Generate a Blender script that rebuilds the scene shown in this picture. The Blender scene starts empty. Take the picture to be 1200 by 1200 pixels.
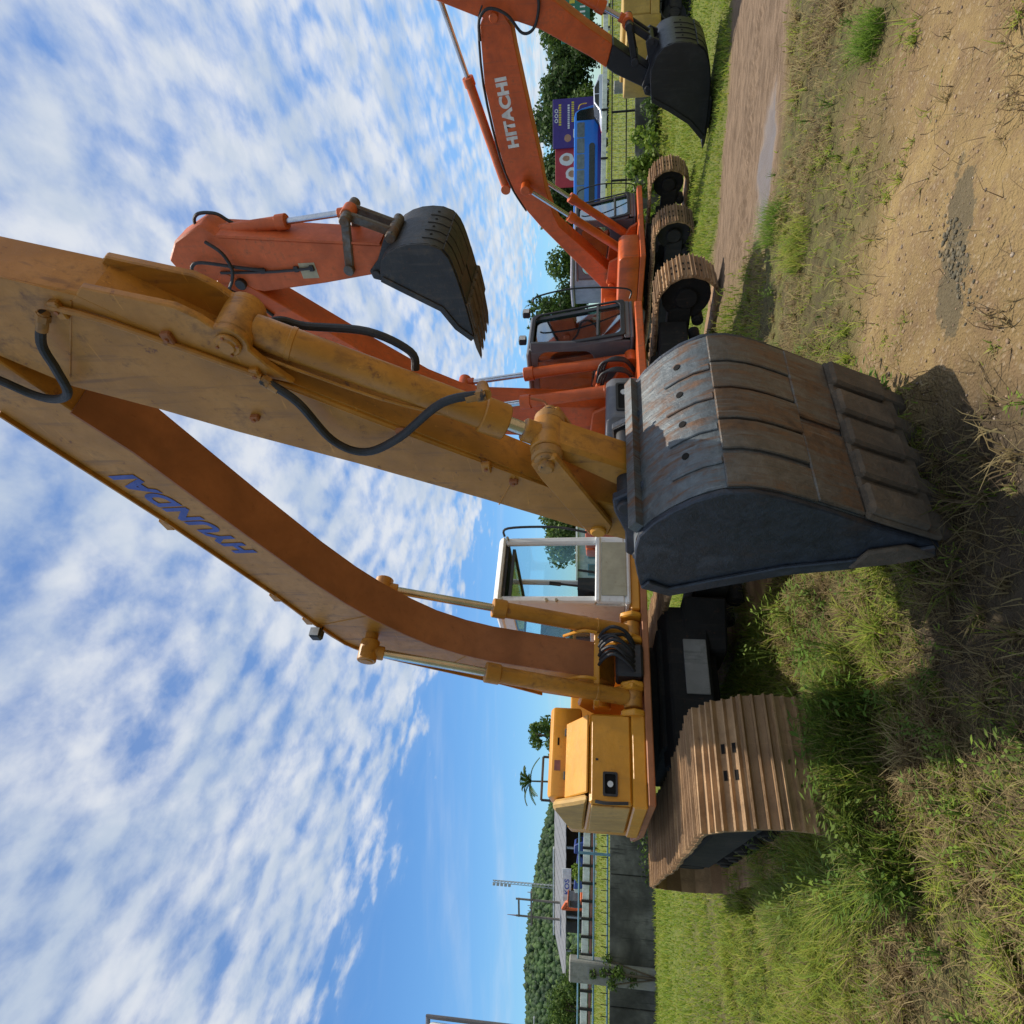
import bpy, bmesh, math, random
import numpy as np
from mathutils import Vector, Matrix

random.seed(7)
RNG = np.random.default_rng(11)
R = math.radians
scene = bpy.context.scene
COL = scene.collection

# ------------------------------------------------------------------ camera
cam = bpy.data.cameras.new('camera')
cam.sensor_width = 36.0
cam.lens = 21.6
cam.clip_start = 0.05
cam.clip_end = 5000
camo = bpy.data.objects.new('camera', cam)
COL.objects.link(camo)
PITCH, ROLL, EYE = math.atan(100 / 720.0), R(0.4), 1.5
fw = Vector((0, math.cos(PITCH), math.sin(PITCH)))
r0 = Vector((1, 0, 0)); u0 = r0.cross(fw)
rt = r0 * math.cos(ROLL) + u0 * math.sin(ROLL)
up = -r0 * math.sin(ROLL) + u0 * math.cos(ROLL)
# the phone was held sideways: image right is world down, image top is world right
m = Matrix((-up, rt, -fw)).transposed().to_4x4()
m.translation = Vector((0, 0, EYE))
camo.matrix_world = m
scene.camera = camo

# ------------------------------------------------------------------ light
SUN_EL = R(75)
sh = Vector((0.86, 0.51)).normalized()
SUN = Vector((sh.x * math.cos(SUN_EL), sh.y * math.cos(SUN_EL), math.sin(SUN_EL)))
scene.view_settings.view_transform = 'Standard'
scene.view_settings.look = 'None'
scene.view_settings.gamma = 1.0
scene.view_settings.exposure = 0.2
sun = bpy.data.lights.new('sun', 'SUN')
sun.energy = 4.4
sun.angle = R(0.53)
sun.color = (1.0, 0.93, 0.82)
suno = bpy.data.objects.new('sun', sun)
COL.objects.link(suno)
suno.rotation_euler = SUN.to_track_quat('Z', 'Y').to_euler()

world = bpy.data.worlds.new('World')
scene.world = world
world.use_nodes = True
world.cycles.sampling_method = "MANUAL"
world.cycles.sample_map_resolution = 512


class NT:
    """tiny node-tree helper"""
    def __init__(s, tree):
        s.t = tree; s.n = tree.nodes; s.l = tree.links
    def add(s, kind, ins=None, **kw):
        n = s.n.new(kind)
        for k, v in kw.items():
            setattr(n, k, v)
        for k, v in (ins or {}).items():
            if hasattr(v, 'links') or isinstance(v, bpy.types.NodeSocket):
                s.l.new(v, n.inputs[k])
            else:
                n.inputs[k].default_value = v
        return n
    def math(s, op, a, b=0.0, c=0.0, clamp=False):
        return s.add('ShaderNodeMath', {0: a, 1: b, 2: c}, operation=op, use_clamp=clamp).outputs[0]
    def smooth(s, x, lo, hi):
        n = s.add('ShaderNodeMapRange', {0: x, 1: lo, 2: hi}, interpolation_type='SMOOTHSTEP')
        return n.outputs[0]
    def mix(s, f, a, b, blend='MIX'):
        n = s.add('ShaderNodeMix', data_type='RGBA', blend_type=blend)
        for k, v in ((0, f), (6, a), (7, b)):
            if isinstance(v, bpy.types.NodeSocket):
                s.l.new(v, n.inputs[k])
            else:
                if k != 0 and len(v) == 3:
                    v = (*v, 1)
                n.inputs[k].default_value = v
        return n.outputs[2]
    def noise(s, vec, scale, detail=4, rough=0.55, dist=0.0, out=0):
        return s.add('ShaderNodeTexNoise', {'Vector': vec, 'Scale': scale, 'Detail': detail, 'Roughness': rough, 'Distortion': dist}).outputs[out]
    def mapping(s, vec, scale=(1, 1, 1), rot=(0, 0, 0), loc=(0, 0, 0)):
        return s.add('ShaderNodeMapping', {'Vector': vec, 'Scale': scale, 'Rotation': rot, 'Location': loc}).outputs[0]


def build_world():
    w = NT(world.node_tree)
    w.n.clear()
    out = w.add('ShaderNodeOutputWorld')
    sky = w.add('ShaderNodeTexSky', sky_type='NISHITA', sun_disc=False)
    sky.sun_elevation = SUN_EL
    sky.sun_rotation = math.atan2(sh.x, sh.y)
    sky.altitude = 0; sky.air_density = 1.1; sky.dust_density = 0.15; sky.ozone_density = 3.0
    deep = w.mix(0.95, sky.outputs[0], (0.46, 0.74, 1.0), 'MULTIPLY')
    bsky = w.add('ShaderNodeBackground', {'Color': deep, 'Strength': 0.125})
    tc = w.add('ShaderNodeTexCoord').outputs['Generated']
    sep = w.add('ShaderNodeSeparateXYZ', {0: tc})
    z = w.math('MAXIMUM', sep.outputs[2], 0.0)
    zz = w.math('ADD', z, 0.05)
    px = w.math('DIVIDE', sep.outputs[0], zz)
    py = w.math('DIVIDE', sep.outputs[1], zz)
    P = w.add('ShaderNodeCombineXYZ', {0: px, 1: py, 2: 0.0}).outputs[0]
    Pm = w.mapping(P, rot=(0, 0, R(28)), scale=(1.0, 0.70, 1.0), loc=(3.1, 1.7, 0))
    big = w.noise(P, 0.45, 3, 0.5, 0.3)
    mid = w.noise(Pm, 4.2, 5, 0.55, 0.2)
    fine = w.noise(Pm, 13.0, 7, 0.62, 0.15)
    cell = w.add('ShaderNodeTexVoronoi', {'Vector': w.add('ShaderNodeVectorMath', {0: w.mapping(P, rot=(0, 0, R(28)), scale=(15.0, 9.0, 1)), 1: w.noise(P, 5.0, 4, 0.6, 0, 1)}, operation='ADD').outputs[0], 'Scale': 1.0, 'Smoothness': 0.8}, feature='SMOOTH_F1').outputs[0]
    wv = w.add('ShaderNodeTexWave', {'Vector': w.mapping(P, rot=(0, 0, R(40))), 'Scale': 2.0, 'Distortion': 7.0, 'Detail': 5.0, 'Detail Scale': 1.8, 'Detail Roughness': 0.62}, wave_type='BANDS').outputs[1]
    d = w.math('MULTIPLY', mid, 0.50)
    d = w.math('MULTIPLY_ADD', fine, 0.36, d)
    d = w.math('MULTIPLY_ADD', big, 0.46, d)
    d = w.math('MULTIPLY_ADD', cell, -0.22, d)
    d = w.math('MULTIPLY_ADD', wv, 0.10, d)
    # the sheet of cloud ends before the horizon: a clear band lies behind it
    far = w.add('ShaderNodeVectorMath', {0: P}, operation='LENGTH').outputs['Value']
    edge = w.noise(P, 0.22, 3, 0.5, 0.0)
    far = w.math('MULTIPLY_ADD', edge, -1.6, far)
    far = w.math('MULTIPLY_ADD', px, -1.0, far)
    far = w.math('MULTIPLY_ADD', mid, -2.4, w.math('ADD', far, 1.2))
    cut = w.smooth(far, 2.7, 4.0)
    d = w.math('MULTIPLY_ADD', cut, -0.42, d)
    dens = w.smooth(d, 0.32, 0.74)
    dens = w.math('MULTIPLY', dens, 0.90)
    sheet = w.math('MULTIPLY', w.math('SUBTRACT', 1.0, cut), 0.12)
    dens = w.math('MAXIMUM', dens, sheet)
    # thin veils low over the horizon
    veil = w.noise(w.mapping(P, rot=(0, 0, R(14)), scale=(0.25, 0.9, 1)), 0.9, 5, 0.6, 0.4)
    veil = w.math('MULTIPLY', w.smooth(veil, 0.50, 0.80), 0.38)
    dens = w.math('MAXIMUM', dens, veil)
    # haze right at the horizon
    shade = w.noise(Pm, 3.0, 5, 0.6, 0.3)
    ccol = w.mix(w.smooth(shade, 0.36, 0.64), (0.62, 0.71, 0.83), (0.88, 0.91, 0.95))
    bcl = w.add('ShaderNodeBackground', {'Color': ccol, 'Strength': 0.80})
    mx = w.add('ShaderNodeMixShader', {0: dens, 1: bsky.outputs[0], 2: bcl.outputs[0]})
    w.l.new(mx.outputs[0], out.inputs[0])


build_world()


# ------------------------------------------------------------------ materials
def new_mat(name):
    mt = bpy.data.materials.new(name)
    mt.use_nodes = True
    t = NT(mt.node_tree)
    t.n.clear()
    out = t.add('ShaderNodeOutputMaterial')
    return mt, t, out


def paint(name, col, dirt=(0.16, 0.11, 0.07), dirt_amt=0.35, rust=0.15, rough=0.5, metal=0.0, scale=3.0,
          bump=0.15, streak=0.4, chips=0.0, chipcol=(0.10, 0.045, 0.025), var=0.25, fade=None, scratch=0.0, perobj=0.0):
    mt, t, out = new_mat(name)
    tc = t.add('ShaderNodeTexCoord').outputs['Object']
    n1 = t.noise(tc, scale, 6, 0.6, 0.3)
    n2 = t.noise(tc, scale * 5.5, 8, 0.7, 0.2)
    st = t.noise(t.mapping(tc, scale=(9, 9, 0.9)), 2.0, 5, 0.6, 0.3)
    c = t.mix(t.smooth(n1, 0.3, 0.7), tuple(x * (1 - var) for x in col), tuple(min(1, x * (1 + var * 0.5)) for x in col))
    if fade:
        c = t.mix(t.math('MULTIPLY', t.smooth(n1, 0.45, 0.75), 0.55), c, fade)
    if streak:
        c = t.mix(t.math('MULTIPLY', t.smooth(st, 0.52, 0.72), streak), c, dirt)
    dm = t.math('MULTIPLY', t.smooth(t.math('MULTIPLY_ADD', n2, 0.5, t.math('MULTIPLY', n1, 0.5)), 0.50, 0.68), dirt_amt)
    c = t.mix(dm, c, dirt)
    rm = t.math('MULTIPLY', t.smooth(n2, 0.60, 0.70), rust)
    c = t.mix(rm, c, (0.16, 0.055, 0.022))
    if chips:
        ch = t.noise(tc, scale * 2.2, 10, 0.72, 0.4)
        c = t.mix(t.smooth(ch, 0.56 - chips * 0.12, 0.60 - chips * 0.12), c, chipcol)
    if scratch:
        sc_ = t.noise(t.mapping(tc, scale=(2, 26, 26), rot=(0.3, 0.5, 0.2)), 2.2, 4, 0.5)
        c = t.mix(t.math('MULTIPLY', t.smooth(sc_, 0.66, 0.74), scratch), c, tuple(min(1, x * 2.2 + 0.03) for x in col))
    if perobj:
        rn = t.add('ShaderNodeObjectInfo').outputs['Random']
        c = t.mix(t.math('MULTIPLY', rn, perobj), c, (0.20, 0.11, 0.05))
    spk = t.noise(tc, 90.0, 3, 0.6)
    c = t.mix(t.math('MULTIPLY', t.smooth(spk, 0.62, 0.72), 0.35 * dirt_amt), c, dirt)
    rg = t.math('MULTIPLY_ADD', n2, 0.35, rough - 0.16, clamp=True)
    bp = t.add('ShaderNodeBump', {'Height': t.math('MULTIPLY_ADD', n2, 0.6, n1), 'Strength': bump, 'Distance': 0.02}).outputs[0]
    b = t.add('ShaderNodeBsdfPrincipled', {'Base Color': c, 'Roughness': rg, 'Metallic': metal, 'Normal': bp})
    t.l.new(b.outputs[0], out.inputs[0])
    return mt


def glass(name, tint=(0.90, 0.95, 0.95), refl=0.04):
    mt, t, out = new_mat(name)
    tr = t.add('ShaderNodeBsdfTransparent', {'Color': (*tint, 1)})
    gl = t.add('ShaderNodeBsdfGlossy', {'Color': (0.9, 0.95, 1, 1), 'Roughness': 0.03})
    fc = t.add('ShaderNodeLayerWeight', {'Blend': 0.5}).outputs['Facing']
    f = t.math('MULTIPLY_ADD', t.math('POWER', fc, 4.0), 0.55, refl, clamp=True)
    mx = t.add('ShaderNodeMixShader', {0: f, 1: tr.outputs[0], 2: gl.outputs[0]})
    t.l.new(mx.outputs[0], out.inputs[0])
    return mt


def leafmat(name, attr=True, col=(0.07, 0.11, 0.02), trans=0.35, rough=0.6):
    mt, t, out = new_mat(name)
    if attr:
        c = t.add('ShaderNodeAttribute', attribute_name='Col').outputs[0]
    else:
        tc = t.add('ShaderNodeTexCoord').outputs['Object']
        c = t.mix(t.noise(tc, 2.0, 5), tuple(x * 0.6 for x in col), tuple(x * 1.4 for x in col))
    d = t.add('ShaderNodeBsdfPrincipled', {'Base Color': c, 'Roughness': rough, 'Specular IOR Level': 0.25})
    tl = t.add('ShaderNodeBsdfTranslucent', {'Color': c})
    mx = t.add('ShaderNodeMixShader', {0: trans, 1: d.outputs[0], 2: tl.outputs[0]})
    t.l.new(mx.outputs[0], out.inputs[0])
    return mt


M = {}
M['yel'] = paint('faded yellow paint', (0.48, 0.205, 0.022), dirt=(0.15, 0.065, 0.020), dirt_amt=0.7, rust=0.8, rough=0.45, fade=(0.45, 0.235, 0.06), streak=0.55, scratch=0.25, chips=-0.85, chipcol=(0.14, 0.06, 0.025))
M['yelchip'] = paint('chipped yellow paint', (0.40, 0.195, 0.045), dirt=(0.05, 0.035, 0.02), dirt_amt=0.7, rust=0.3, rough=0.5, chips=0.15, chipcol=(0.025, 0.02, 0.016), scale=3.2)
M['yelbody'] = paint('yellow body paint', (0.66, 0.29, 0.022), dirt=(0.34, 0.17, 0.05), dirt_amt=0.25, rust=0.2, rough=0.42, streak=0.16, var=0.15)
M['yelpale'] = paint('chalky yellow paint', (0.52, 0.315, 0.095), dirt=(0.24, 0.16, 0.08), dirt_amt=0.6, rust=0.5, rough=0.7, streak=0.6)
M['yelold'] = paint('dull yellow paint', (0.46, 0.29, 0.06), dirt=(0.22, 0.16, 0.08), dirt_amt=0.5, rust=0.25, rough=0.6)
M['under'] = paint('brown paint and boom shade', (0.34, 0.125, 0.045), dirt=(0.16, 0.08, 0.04), dirt_amt=0.35, rust=0.4, rough=0.65, streak=0.1)  # brown of deck and clips; under the boom it paints shade
M['ora'] = paint('orange paint', (0.58, 0.098, 0.010), dirt=(0.22, 0.075, 0.03), dirt_amt=0.5, rust=0.35, rough=0.45, streak=0.35, var=0.25, scratch=0.15, chips=-0.9, chipcol=(0.10, 0.04, 0.02))
M['orafade'] = paint('sun faded orange paint', (0.58, 0.118, 0.028), dirt=(0.28, 0.10, 0.045), dirt_amt=0.6, rust=0.5, scratch=0.2, rough=0.6, streak=0.25)
M['white'] = paint('grubby white paint', (0.74, 0.74, 0.72), dirt=(0.40, 0.36, 0.28), dirt_amt=0.3, rust=0.25, rough=0.45, streak=0.25, var=0.06)
M['beige'] = paint('weathered beige panel', (0.42, 0.39, 0.27), dirt=(0.24, 0.20, 0.12), dirt_amt=0.5, rust=0.35, rough=0.6)
M['cabgrey'] = paint('dark grey cab paint', (0.115, 0.115, 0.125), dirt=(0.2, 0.18, 0.16), dirt_amt=0.35, rust=0.05, rough=0.42, var=0.1)
M['lilac'] = paint('lilac grey cab paint', (0.30, 0.29, 0.36), dirt_amt=0.3, rust=0.1)
M['black'] = paint('black steel', (0.022, 0.022, 0.024), dirt=(0.07, 0.06, 0.05), dirt_amt=0.5, rust=0.3, rough=0.5)
M['blacksat'] = paint('black paint', (0.012, 0.012, 0.014), dirt=(0.035, 0.033, 0.03), dirt_amt=0.5, rust=0.05, rough=0.45)
M['rubber'] = paint('rubber hose', (0.018, 0.019, 0.022), dirt=(0.06, 0.055, 0.05), dirt_amt=0.4, rust=0, rough=0.55, streak=0, scale=14, bump=0.3)
M['frame'] = paint('oily undercarriage', (0.018, 0.017, 0.016), dirt=(0.060, 0.048, 0.036), dirt_amt=0.7, rust=0.4, rough=0.9)
M['shoe'] = paint('rusty track steel', (0.44, 0.265, 0.125), dirt=(0.46, 0.31, 0.16), dirt_amt=0.6, rust=0.7, rough=0.7, scale=6, bump=0.6, streak=0.0, var=0.45, perobj=0.85, scratch=0.4)
M['hole'] = paint('dark hole', (0.006, 0.005, 0.004), rust=0, dirt_amt=0, streak=0, rough=1.1, bump=0)
M['chrome'] = paint('chromed rod', (0.62, 0.63, 0.64), dirt=(0.25, 0.18, 0.12), dirt_amt=0.35, rust=0.2, rough=0.22, metal=1.0, streak=0, bump=0.02)


def wornsteel(name, steel, rusty, dark, rust_amt, seed):
    """bare, scraped steel with rust washed down it in streaks"""
    mt, t, out = new_mat(name)
    tc = t.mapping(t.add('ShaderNodeTexCoord').outputs['Object'], loc=(seed, seed * 0.7, 0))
    n1 = t.noise(tc, 2.6, 7, 0.65, 0.6)
    n2 = t.noise(tc, 17.0, 7, 0.7, 0.3)
    st = t.noise(t.mapping(tc, scale=(3, 14, 1.3)), 1.8, 6, 0.65, 0.5)
    sc_ = t.noise(t.mapping(tc, scale=(1.2, 40, 1.2)), 3.0, 4, 0.5, 0.2)
    c = t.mix(t.smooth(n2, 0.3, 0.7), tuple(x * 0.65 for x in steel), tuple(x * 1.25 for x in steel))
    rm = t.smooth(t.math('MULTIPLY_ADD', st, 0.6, t.math('MULTIPLY', n1, 0.5)), 0.66 - 0.26 * rust_amt, 0.78 - 0.22 * rust_amt)
    rc = t.mix(t.smooth(n2, 0.35, 0.65), rusty, tuple(x * 0.45 for x in rusty))
    c = t.mix(t.math('MULTIPLY', rm, 0.9), c, rc)
    c = t.mix(t.math('MULTIPLY', t.smooth(n1, 0.55, 0.70), 0.75), c, dark)
    c = t.mix(t.math('MULTIPLY', t.smooth(sc_, 0.64, 0.72), 0.5), c, tuple(min(1, x * 1.7 + 0.03) for x in steel))
    bp = t.add('ShaderNodeBump', {'Height': t.math('MULTIPLY_ADD', n2, 0.7, t.math('ADD', n1, t.math('MULTIPLY', sc_, 0.4))), 'Strength': 0.6, 'Distance': 0.015}).outputs[0]
    b = t.add('ShaderNodeBsdfPrincipled', {'Base Color': c, 'Roughness': t.math('MULTIPLY_ADD', rm, 0.3, 0.42), 'Metallic': 0.2, 'Normal': bp})
    t.l.new(b.outputs[0], out.inputs[0])
    return mt


M['buckback'] = wornsteel('scraped bucket steel', (0.115, 0.130, 0.134), (0.190, 0.092, 0.042), (0.060, 0.046, 0.036), 0.62, 3.0)
M['buckrust'] = wornsteel('rusty worn plate', (0.115, 0.105, 0.090), (0.180, 0.095, 0.042), (0.048, 0.034, 0.026), 0.72, 8.0)
M['buckside'] = wornsteel('blue black bucket paint', (0.030, 0.037, 0.050), (0.075, 0.048, 0.032), (0.016, 0.018, 0.022), 0.30, 5.0)
M['buckdark'] = paint('sooty bucket steel', (0.026, 0.025, 0.024), dirt=(0.09, 0.07, 0.05), dirt_amt=0.7, rust=0.6, rough=0.5, streak=0.4, scratch=0.5, bump=0.5)
M['lip'] = paint('muddy steel lip', (0.10, 0.075, 0.05), dirt=(0.17, 0.12, 0.075), dirt_amt=0.8, rust=0.7, rough=0.85, bump=0.7, scale=6)
M['concrete'] = paint('blackened concrete', (0.125, 0.122, 0.110), dirt=(0.030, 0.031, 0.028), dirt_amt=0.8, rust=0.0, rough=0.95, scale=0.8, streak=0.85, bump=0.6, var=0.7, fade=(0.26, 0.25, 0.225))
M['concretelt'] = paint('grey concrete', (0.28, 0.27, 0.245), dirt=(0.11, 0.11, 0.095), dirt_amt=0.6, rust=0.0, rough=0.95, scale=2.0, streak=0.6, bump=0.5)
M['blue'] = paint('faded blue rail paint', (0.13, 0.27, 0.36), rust=0.5, dirt_amt=0.3)
M['galv'] = paint('galvanised steel', (0.42, 0.44, 0.46), rust=0.2, dirt_amt=0.4, rough=0.5, metal=0.4)
M['whiterail'] = paint('white road rail', (0.70, 0.71, 0.70), rust=0.15, dirt_amt=0.25)
M['redrail'] = paint('dull red rail', (0.26, 0.10, 0.08), rust=0.3)
M['roof'] = paint('grey sheet roof', (0.17, 0.175, 0.18), dirt_amt=0.5, rust=0.15, rough=0.6)
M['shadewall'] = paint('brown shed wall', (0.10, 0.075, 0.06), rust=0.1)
M['palewall'] = paint('pale grey sheeting', (0.46, 0.50, 0.53), dirt=(0.30, 0.31, 0.31), dirt_amt=0.3, rust=0.0, rough=0.7, streak=0.2)
M['bluepaint'] = paint('royal blue paint', (0.02, 0.055, 0.26), rust=0.1)
M['busblue'] = paint('bright blue bus paint', (0.010, 0.17, 0.62), rust=0, dirt_amt=0.1, rough=0.3, streak=0.05, var=0.05)
M['busdark'] = paint('navy bus paint', (0.012, 0.018, 0.20), rust=0, dirt_amt=0.1, rough=0.3, streak=0.05, var=0.05)
M['tyre'] = paint('tyre rubber', (0.02, 0.02, 0.021), rust=0, rough=0.8)
M['silver'] = paint('silver car paint', (0.62, 0.65, 0.72), rust=0, dirt_amt=0.05, rough=0.28, metal=0.2, streak=0, var=0.03)
M['red'] = paint('red car paint', (0.50, 0.018, 0.03), rust=0, dirt_amt=0.05, rough=0.3, streak=0, var=0.05)
M['darkglass'] = paint('dark glass', (0.012, 0.016, 0.018), rust=0, dirt_amt=0.1, rough=0.16, streak=0, bump=0)
M['greyglass'] = paint('grey window film', (0.13, 0.17, 0.18), rust=0, dirt_amt=0.2, rough=0.2, streak=0, bump=0)
M['purple'] = paint('purple poster', (0.045, 0.022, 0.20), rust=0, dirt_amt=0.1, streak=0.05, rough=0.6, var=0.1)
M['redposter'] = paint('red poster', (0.42, 0.03, 0.05), rust=0, dirt_amt=0.1, streak=0.05, rough=0.6, var=0.1)
M['posterwhite'] = paint('poster white', (0.66, 0.66, 0.70), rust=0, dirt_amt=0.1, streak=0, rough=0.6, var=0.05)
M['posteryellow'] = paint('poster yellow', (0.62, 0.48, 0.05), rust=0, dirt_amt=0.1, streak=0, rough=0.6)
M['posterskin'] = paint('poster tan', (0.40, 0.21, 0.14), rust=0, dirt_amt=0.1, streak=0, rough=0.6)
M['green'] = paint('teal green hoarding', (0.008, 0.14, 0.09), rust=0, dirt_amt=0.2, streak=0.1)
M['textblue'] = paint('blue lettering', (0.06, 0.11, 0.42), rust=0, dirt_amt=0.2, dirt=(0.30, 0.22, 0.13), streak=0.0, scale=8, rough=0.6)
M['textwhite'] = paint('white lettering', (0.72, 0.70, 0.66), rust=0, dirt_amt=0.3, dirt=(0.5, 0.3, 0.2), streak=0, scale=8)
M['sticker'] = paint('faded sticker', (0.26, 0.10, 0.09), rust=0, dirt_amt=0.4, scale=10)
M['lampglass'] = paint('lamp lens', (0.70, 0.72, 0.72), rust=0, dirt_amt=0.3, rough=0.15, streak=0)
M['bark'] = paint('tree bark', (0.13, 0.10, 0.075), rust=0, rough=0.9, bump=0.8)
M['wood'] = paint('weathered pole', (0.18, 0.16, 0.14), rust=0.1, rough=0.9)
M['seat'] = paint('black vinyl', (0.02, 0.02, 0.022), rust=0, rough=0.6)
M['glass'] = glass('clear cab glass')
M['glassteal'] = glass('tinted cab glass', (0.60, 0.76, 0.74), 0.20)
M['glassdark'] = glass('dark tinted cab glass', (0.30, 0.42, 0.42), 0.34)
M['leaf'] = leafmat('foliage')
M['grass'] = leafmat('grass blades', trans=0.45, rough=0.7)


# ------------------------------------------------------------------ mesh helper
class MB:
    def __init__(s):
        s.v = []; s.f = []; s.mi = []; s.cur = 0
    def _add(s, vs, fs):
        o = len(s.v)
        s.v += [tuple(p) for p in vs]
        for f in fs:
            s.f.append(tuple(i + o for i in f)); s.mi.append(s.cur)
        return s
    def box(s, x0, x1, y0, y1, z0, z1):
        vs = [(x, y, z) for z in (z0, z1) for y in (y0, y1) for x in (x0, x1)]
        return s._add(vs, [(0, 2, 3, 1), (4, 5, 7, 6), (0, 1, 5, 4), (2, 6, 7, 3), (0, 4, 6, 2), (1, 3, 7, 5)])
    def prism(s, prof, b0, b1, inset=0.0):
        """profile of (a,z) points swept along y from b0 to b1"""
        n = len(prof)
        area = sum(prof[i][0] * prof[(i + 1) % n][1] - prof[(i + 1) % n][0] * prof[i][1] for i in range(n))
        if area < 0:
            prof = prof[::-1]
        vs = [(a, b0, z) for a, z in prof] + [(a, b1, z) for a, z in prof]
        fs = [tuple(range(n)), tuple(range(2 * n - 1, n - 1, -1))]
        fs += [(i, i + n, (i + 1) % n + n, (i + 1) % n) for i in range(n)]
        return s._add(vs, fs)
    def plan(s, prof, z0, z1):
        """profile of (x,y) points swept along z"""
        n = len(prof)
        area = sum(prof[i][0] * prof[(i + 1) % n][1] - prof[(i + 1) % n][0] * prof[i][1] for i in range(n))
        if area < 0:
            prof = prof[::-1]
        vs = [(x, y, z0) for x, y in prof] + [(x, y, z1) for x, y in prof]
        fs = [tuple(range(n - 1, -1, -1)), tuple(range(n, 2 * n))]
        fs += [(i, (i + 1) % n, (i + 1) % n + n, i + n) for i in range(n)]
        return s._add(vs, fs)
    def ring(s, outer, inner, b0, b1):
        """plate between two loops with equal counts (a,z), thickness b0..b1"""
        n = len(outer)
        vs = [(a, b0, z) for a, z in outer] + [(a, b0, z) for a, z in inner] + [(a, b1, z) for a, z in outer] + [(a, b1, z) for a, z in inner]
        fs = []
        for i in range(n):
            j = (i + 1) % n
            fs += [(i, j, n + j, n + i), (2 * n + i, 3 * n + i, 3 * n + j, 2 * n + j), (i, 2 * n + i, 2 * n + j, j), (n + i, n + j, 3 * n + j, 3 * n + i)]
        return s._add(vs, fs)
    def cyl(s, p0, p1, r0, r1=None, seg=14, cap=True):
        r1 = r0 if r1 is None else r1
        p0 = Vector(p0); p1 = Vector(p1); d = (p1 - p0).normalized()
        u = d.orthogonal().normalized(); w = d.cross(u)
        vs = []
        for p, r in ((p0, r0), (p1, r1)):
            for i in range(seg):
                a = 2 * math.pi * i / seg
                vs.append(p + u * (r * math.cos(a)) + w * (r * math.sin(a)))
        fs = [(i, (i + 1) % seg, (i + 1) % seg + seg, i + seg) for i in range(seg)]
        if cap:
            fs += [tuple(range(seg - 1, -1, -1)), tuple(range(seg, 2 * seg))]
        return s._add(vs, fs)
    def tube(s, pts, r, seg=8, sub=6, closed=False, taper=None):
        P = [Vector(p) for p in pts]
        if sub > 1 and len(P) > 2:
            Q = []
            for i in range(len(P) - 1):
                a = P[max(i - 1, 0)]; b = P[i]; c = P[i + 1]; d = P[min(i + 2, len(P) - 1)]
                for k in range(sub):
                    t = k / sub
                    Q.append(0.5 * ((2 * b) + (c - a) * t + (2 * a - 5 * b + 4 * c - d) * t * t + (3 * b - a - 3 * c + d) * t ** 3))
            Q.append(P[-1]); P = Q
        n = len(P); vs = []; u = None
        for i, p in enumerate(P):
            d = (P[min(i + 1, n - 1)] - P[max(i - 1, 0)]).normalized()
            u = d.orthogonal().normalized() if u is None else (u - d * u.dot(d)).normalized()
            w = d.cross(u)
            rr = r if taper is None else r * (1 + (taper - 1) * i / (n - 1))
            for k in range(seg):
                a = 2 * math.pi * k / seg
                vs.append(p + u * (rr * math.cos(a)) + w * (rr * math.sin(a)))
        fs = [(i * seg + k, i * seg + (k + 1) % seg, (i + 1) * seg + (k + 1) % seg, (i + 1) * seg + k) for i in range(n - 1) for k in range(seg)]
        fs += [tuple(range(seg - 1, -1, -1)), tuple(range((n - 1) * seg, n * seg))]
        return s._add(vs, fs)
    def mesh(s, name, mats, bevel=0.0, smooth=30, seg=1):
        me = bpy.data.meshes.new(name)
        me.from_pydata([tuple(v) for v in s.v], [], s.f)
        for mt in mats:
            me.materials.append(mt)
        if len(mats) > 1:
            for p, k in zip(me.polygons, s.mi):
                p.material_index = k
        bm = bmesh.new(); bm.from_mesh(me)
        bmesh.ops.recalc_face_normals(bm, faces=bm.faces)
        if bevel > 0:
            es = [e for e in bm.edges if len(e.link_faces) == 2 and e.calc_face_angle(0) > R(28)]
            bmesh.ops.bevel(bm, geom=es, offset=bevel, segments=seg, profile=0.5, affect='EDGES', clamp_overlap=True)
        bm.to_mesh(me); bm.free()
        if smooth:
            for p in me.polygons:
                p.use_smooth = True
            me.set_sharp_from_angle(angle=R(smooth))
        return me
    def build(s, name, mat, parent=None, bevel=0.0, smooth=30, seg=1, loc=None, rz=None):
        mats = mat if isinstance(mat, (list, tuple)) else [mat]
        mats = [M[k] if isinstance(k, str) else k for k in mats]
        o = bpy.data.objects.new(name, s.mesh(name, mats, bevel, smooth, seg))
        COL.objects.link(o)
        if parent is not None:
            o.parent = parent
        if loc is not None:
            o.location = loc
        if rz is not None:
            o.rotation_euler.z = rz
        return o


def thing(name, label, cat, loc=(0, 0, 0), rz=0.0, group=None):
    o = bpy.data.objects.new(name, None)
    o.empty_display_size = 0.2
    COL.objects.link(o)
    o.location = loc; o.rotation_euler.z = rz
    return tag(o, label, cat, group)


def tag(o, label=None, cat=None, group=None, kind=None):
    if label: o['label'] = label
    if cat: o['category'] = cat
    if group: o['group'] = group
    if kind: o['kind'] = kind
    return o


def inst(name, me, parent, loc=(0, 0, 0), rot=(0, 0, 0), scale=None):
    o = bpy.data.objects.new(name, me)
    COL.objects.link(o)
    o.parent = parent
    o.location = loc; o.rotation_euler = rot
    if scale: o.scale = scale
    return o


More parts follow.
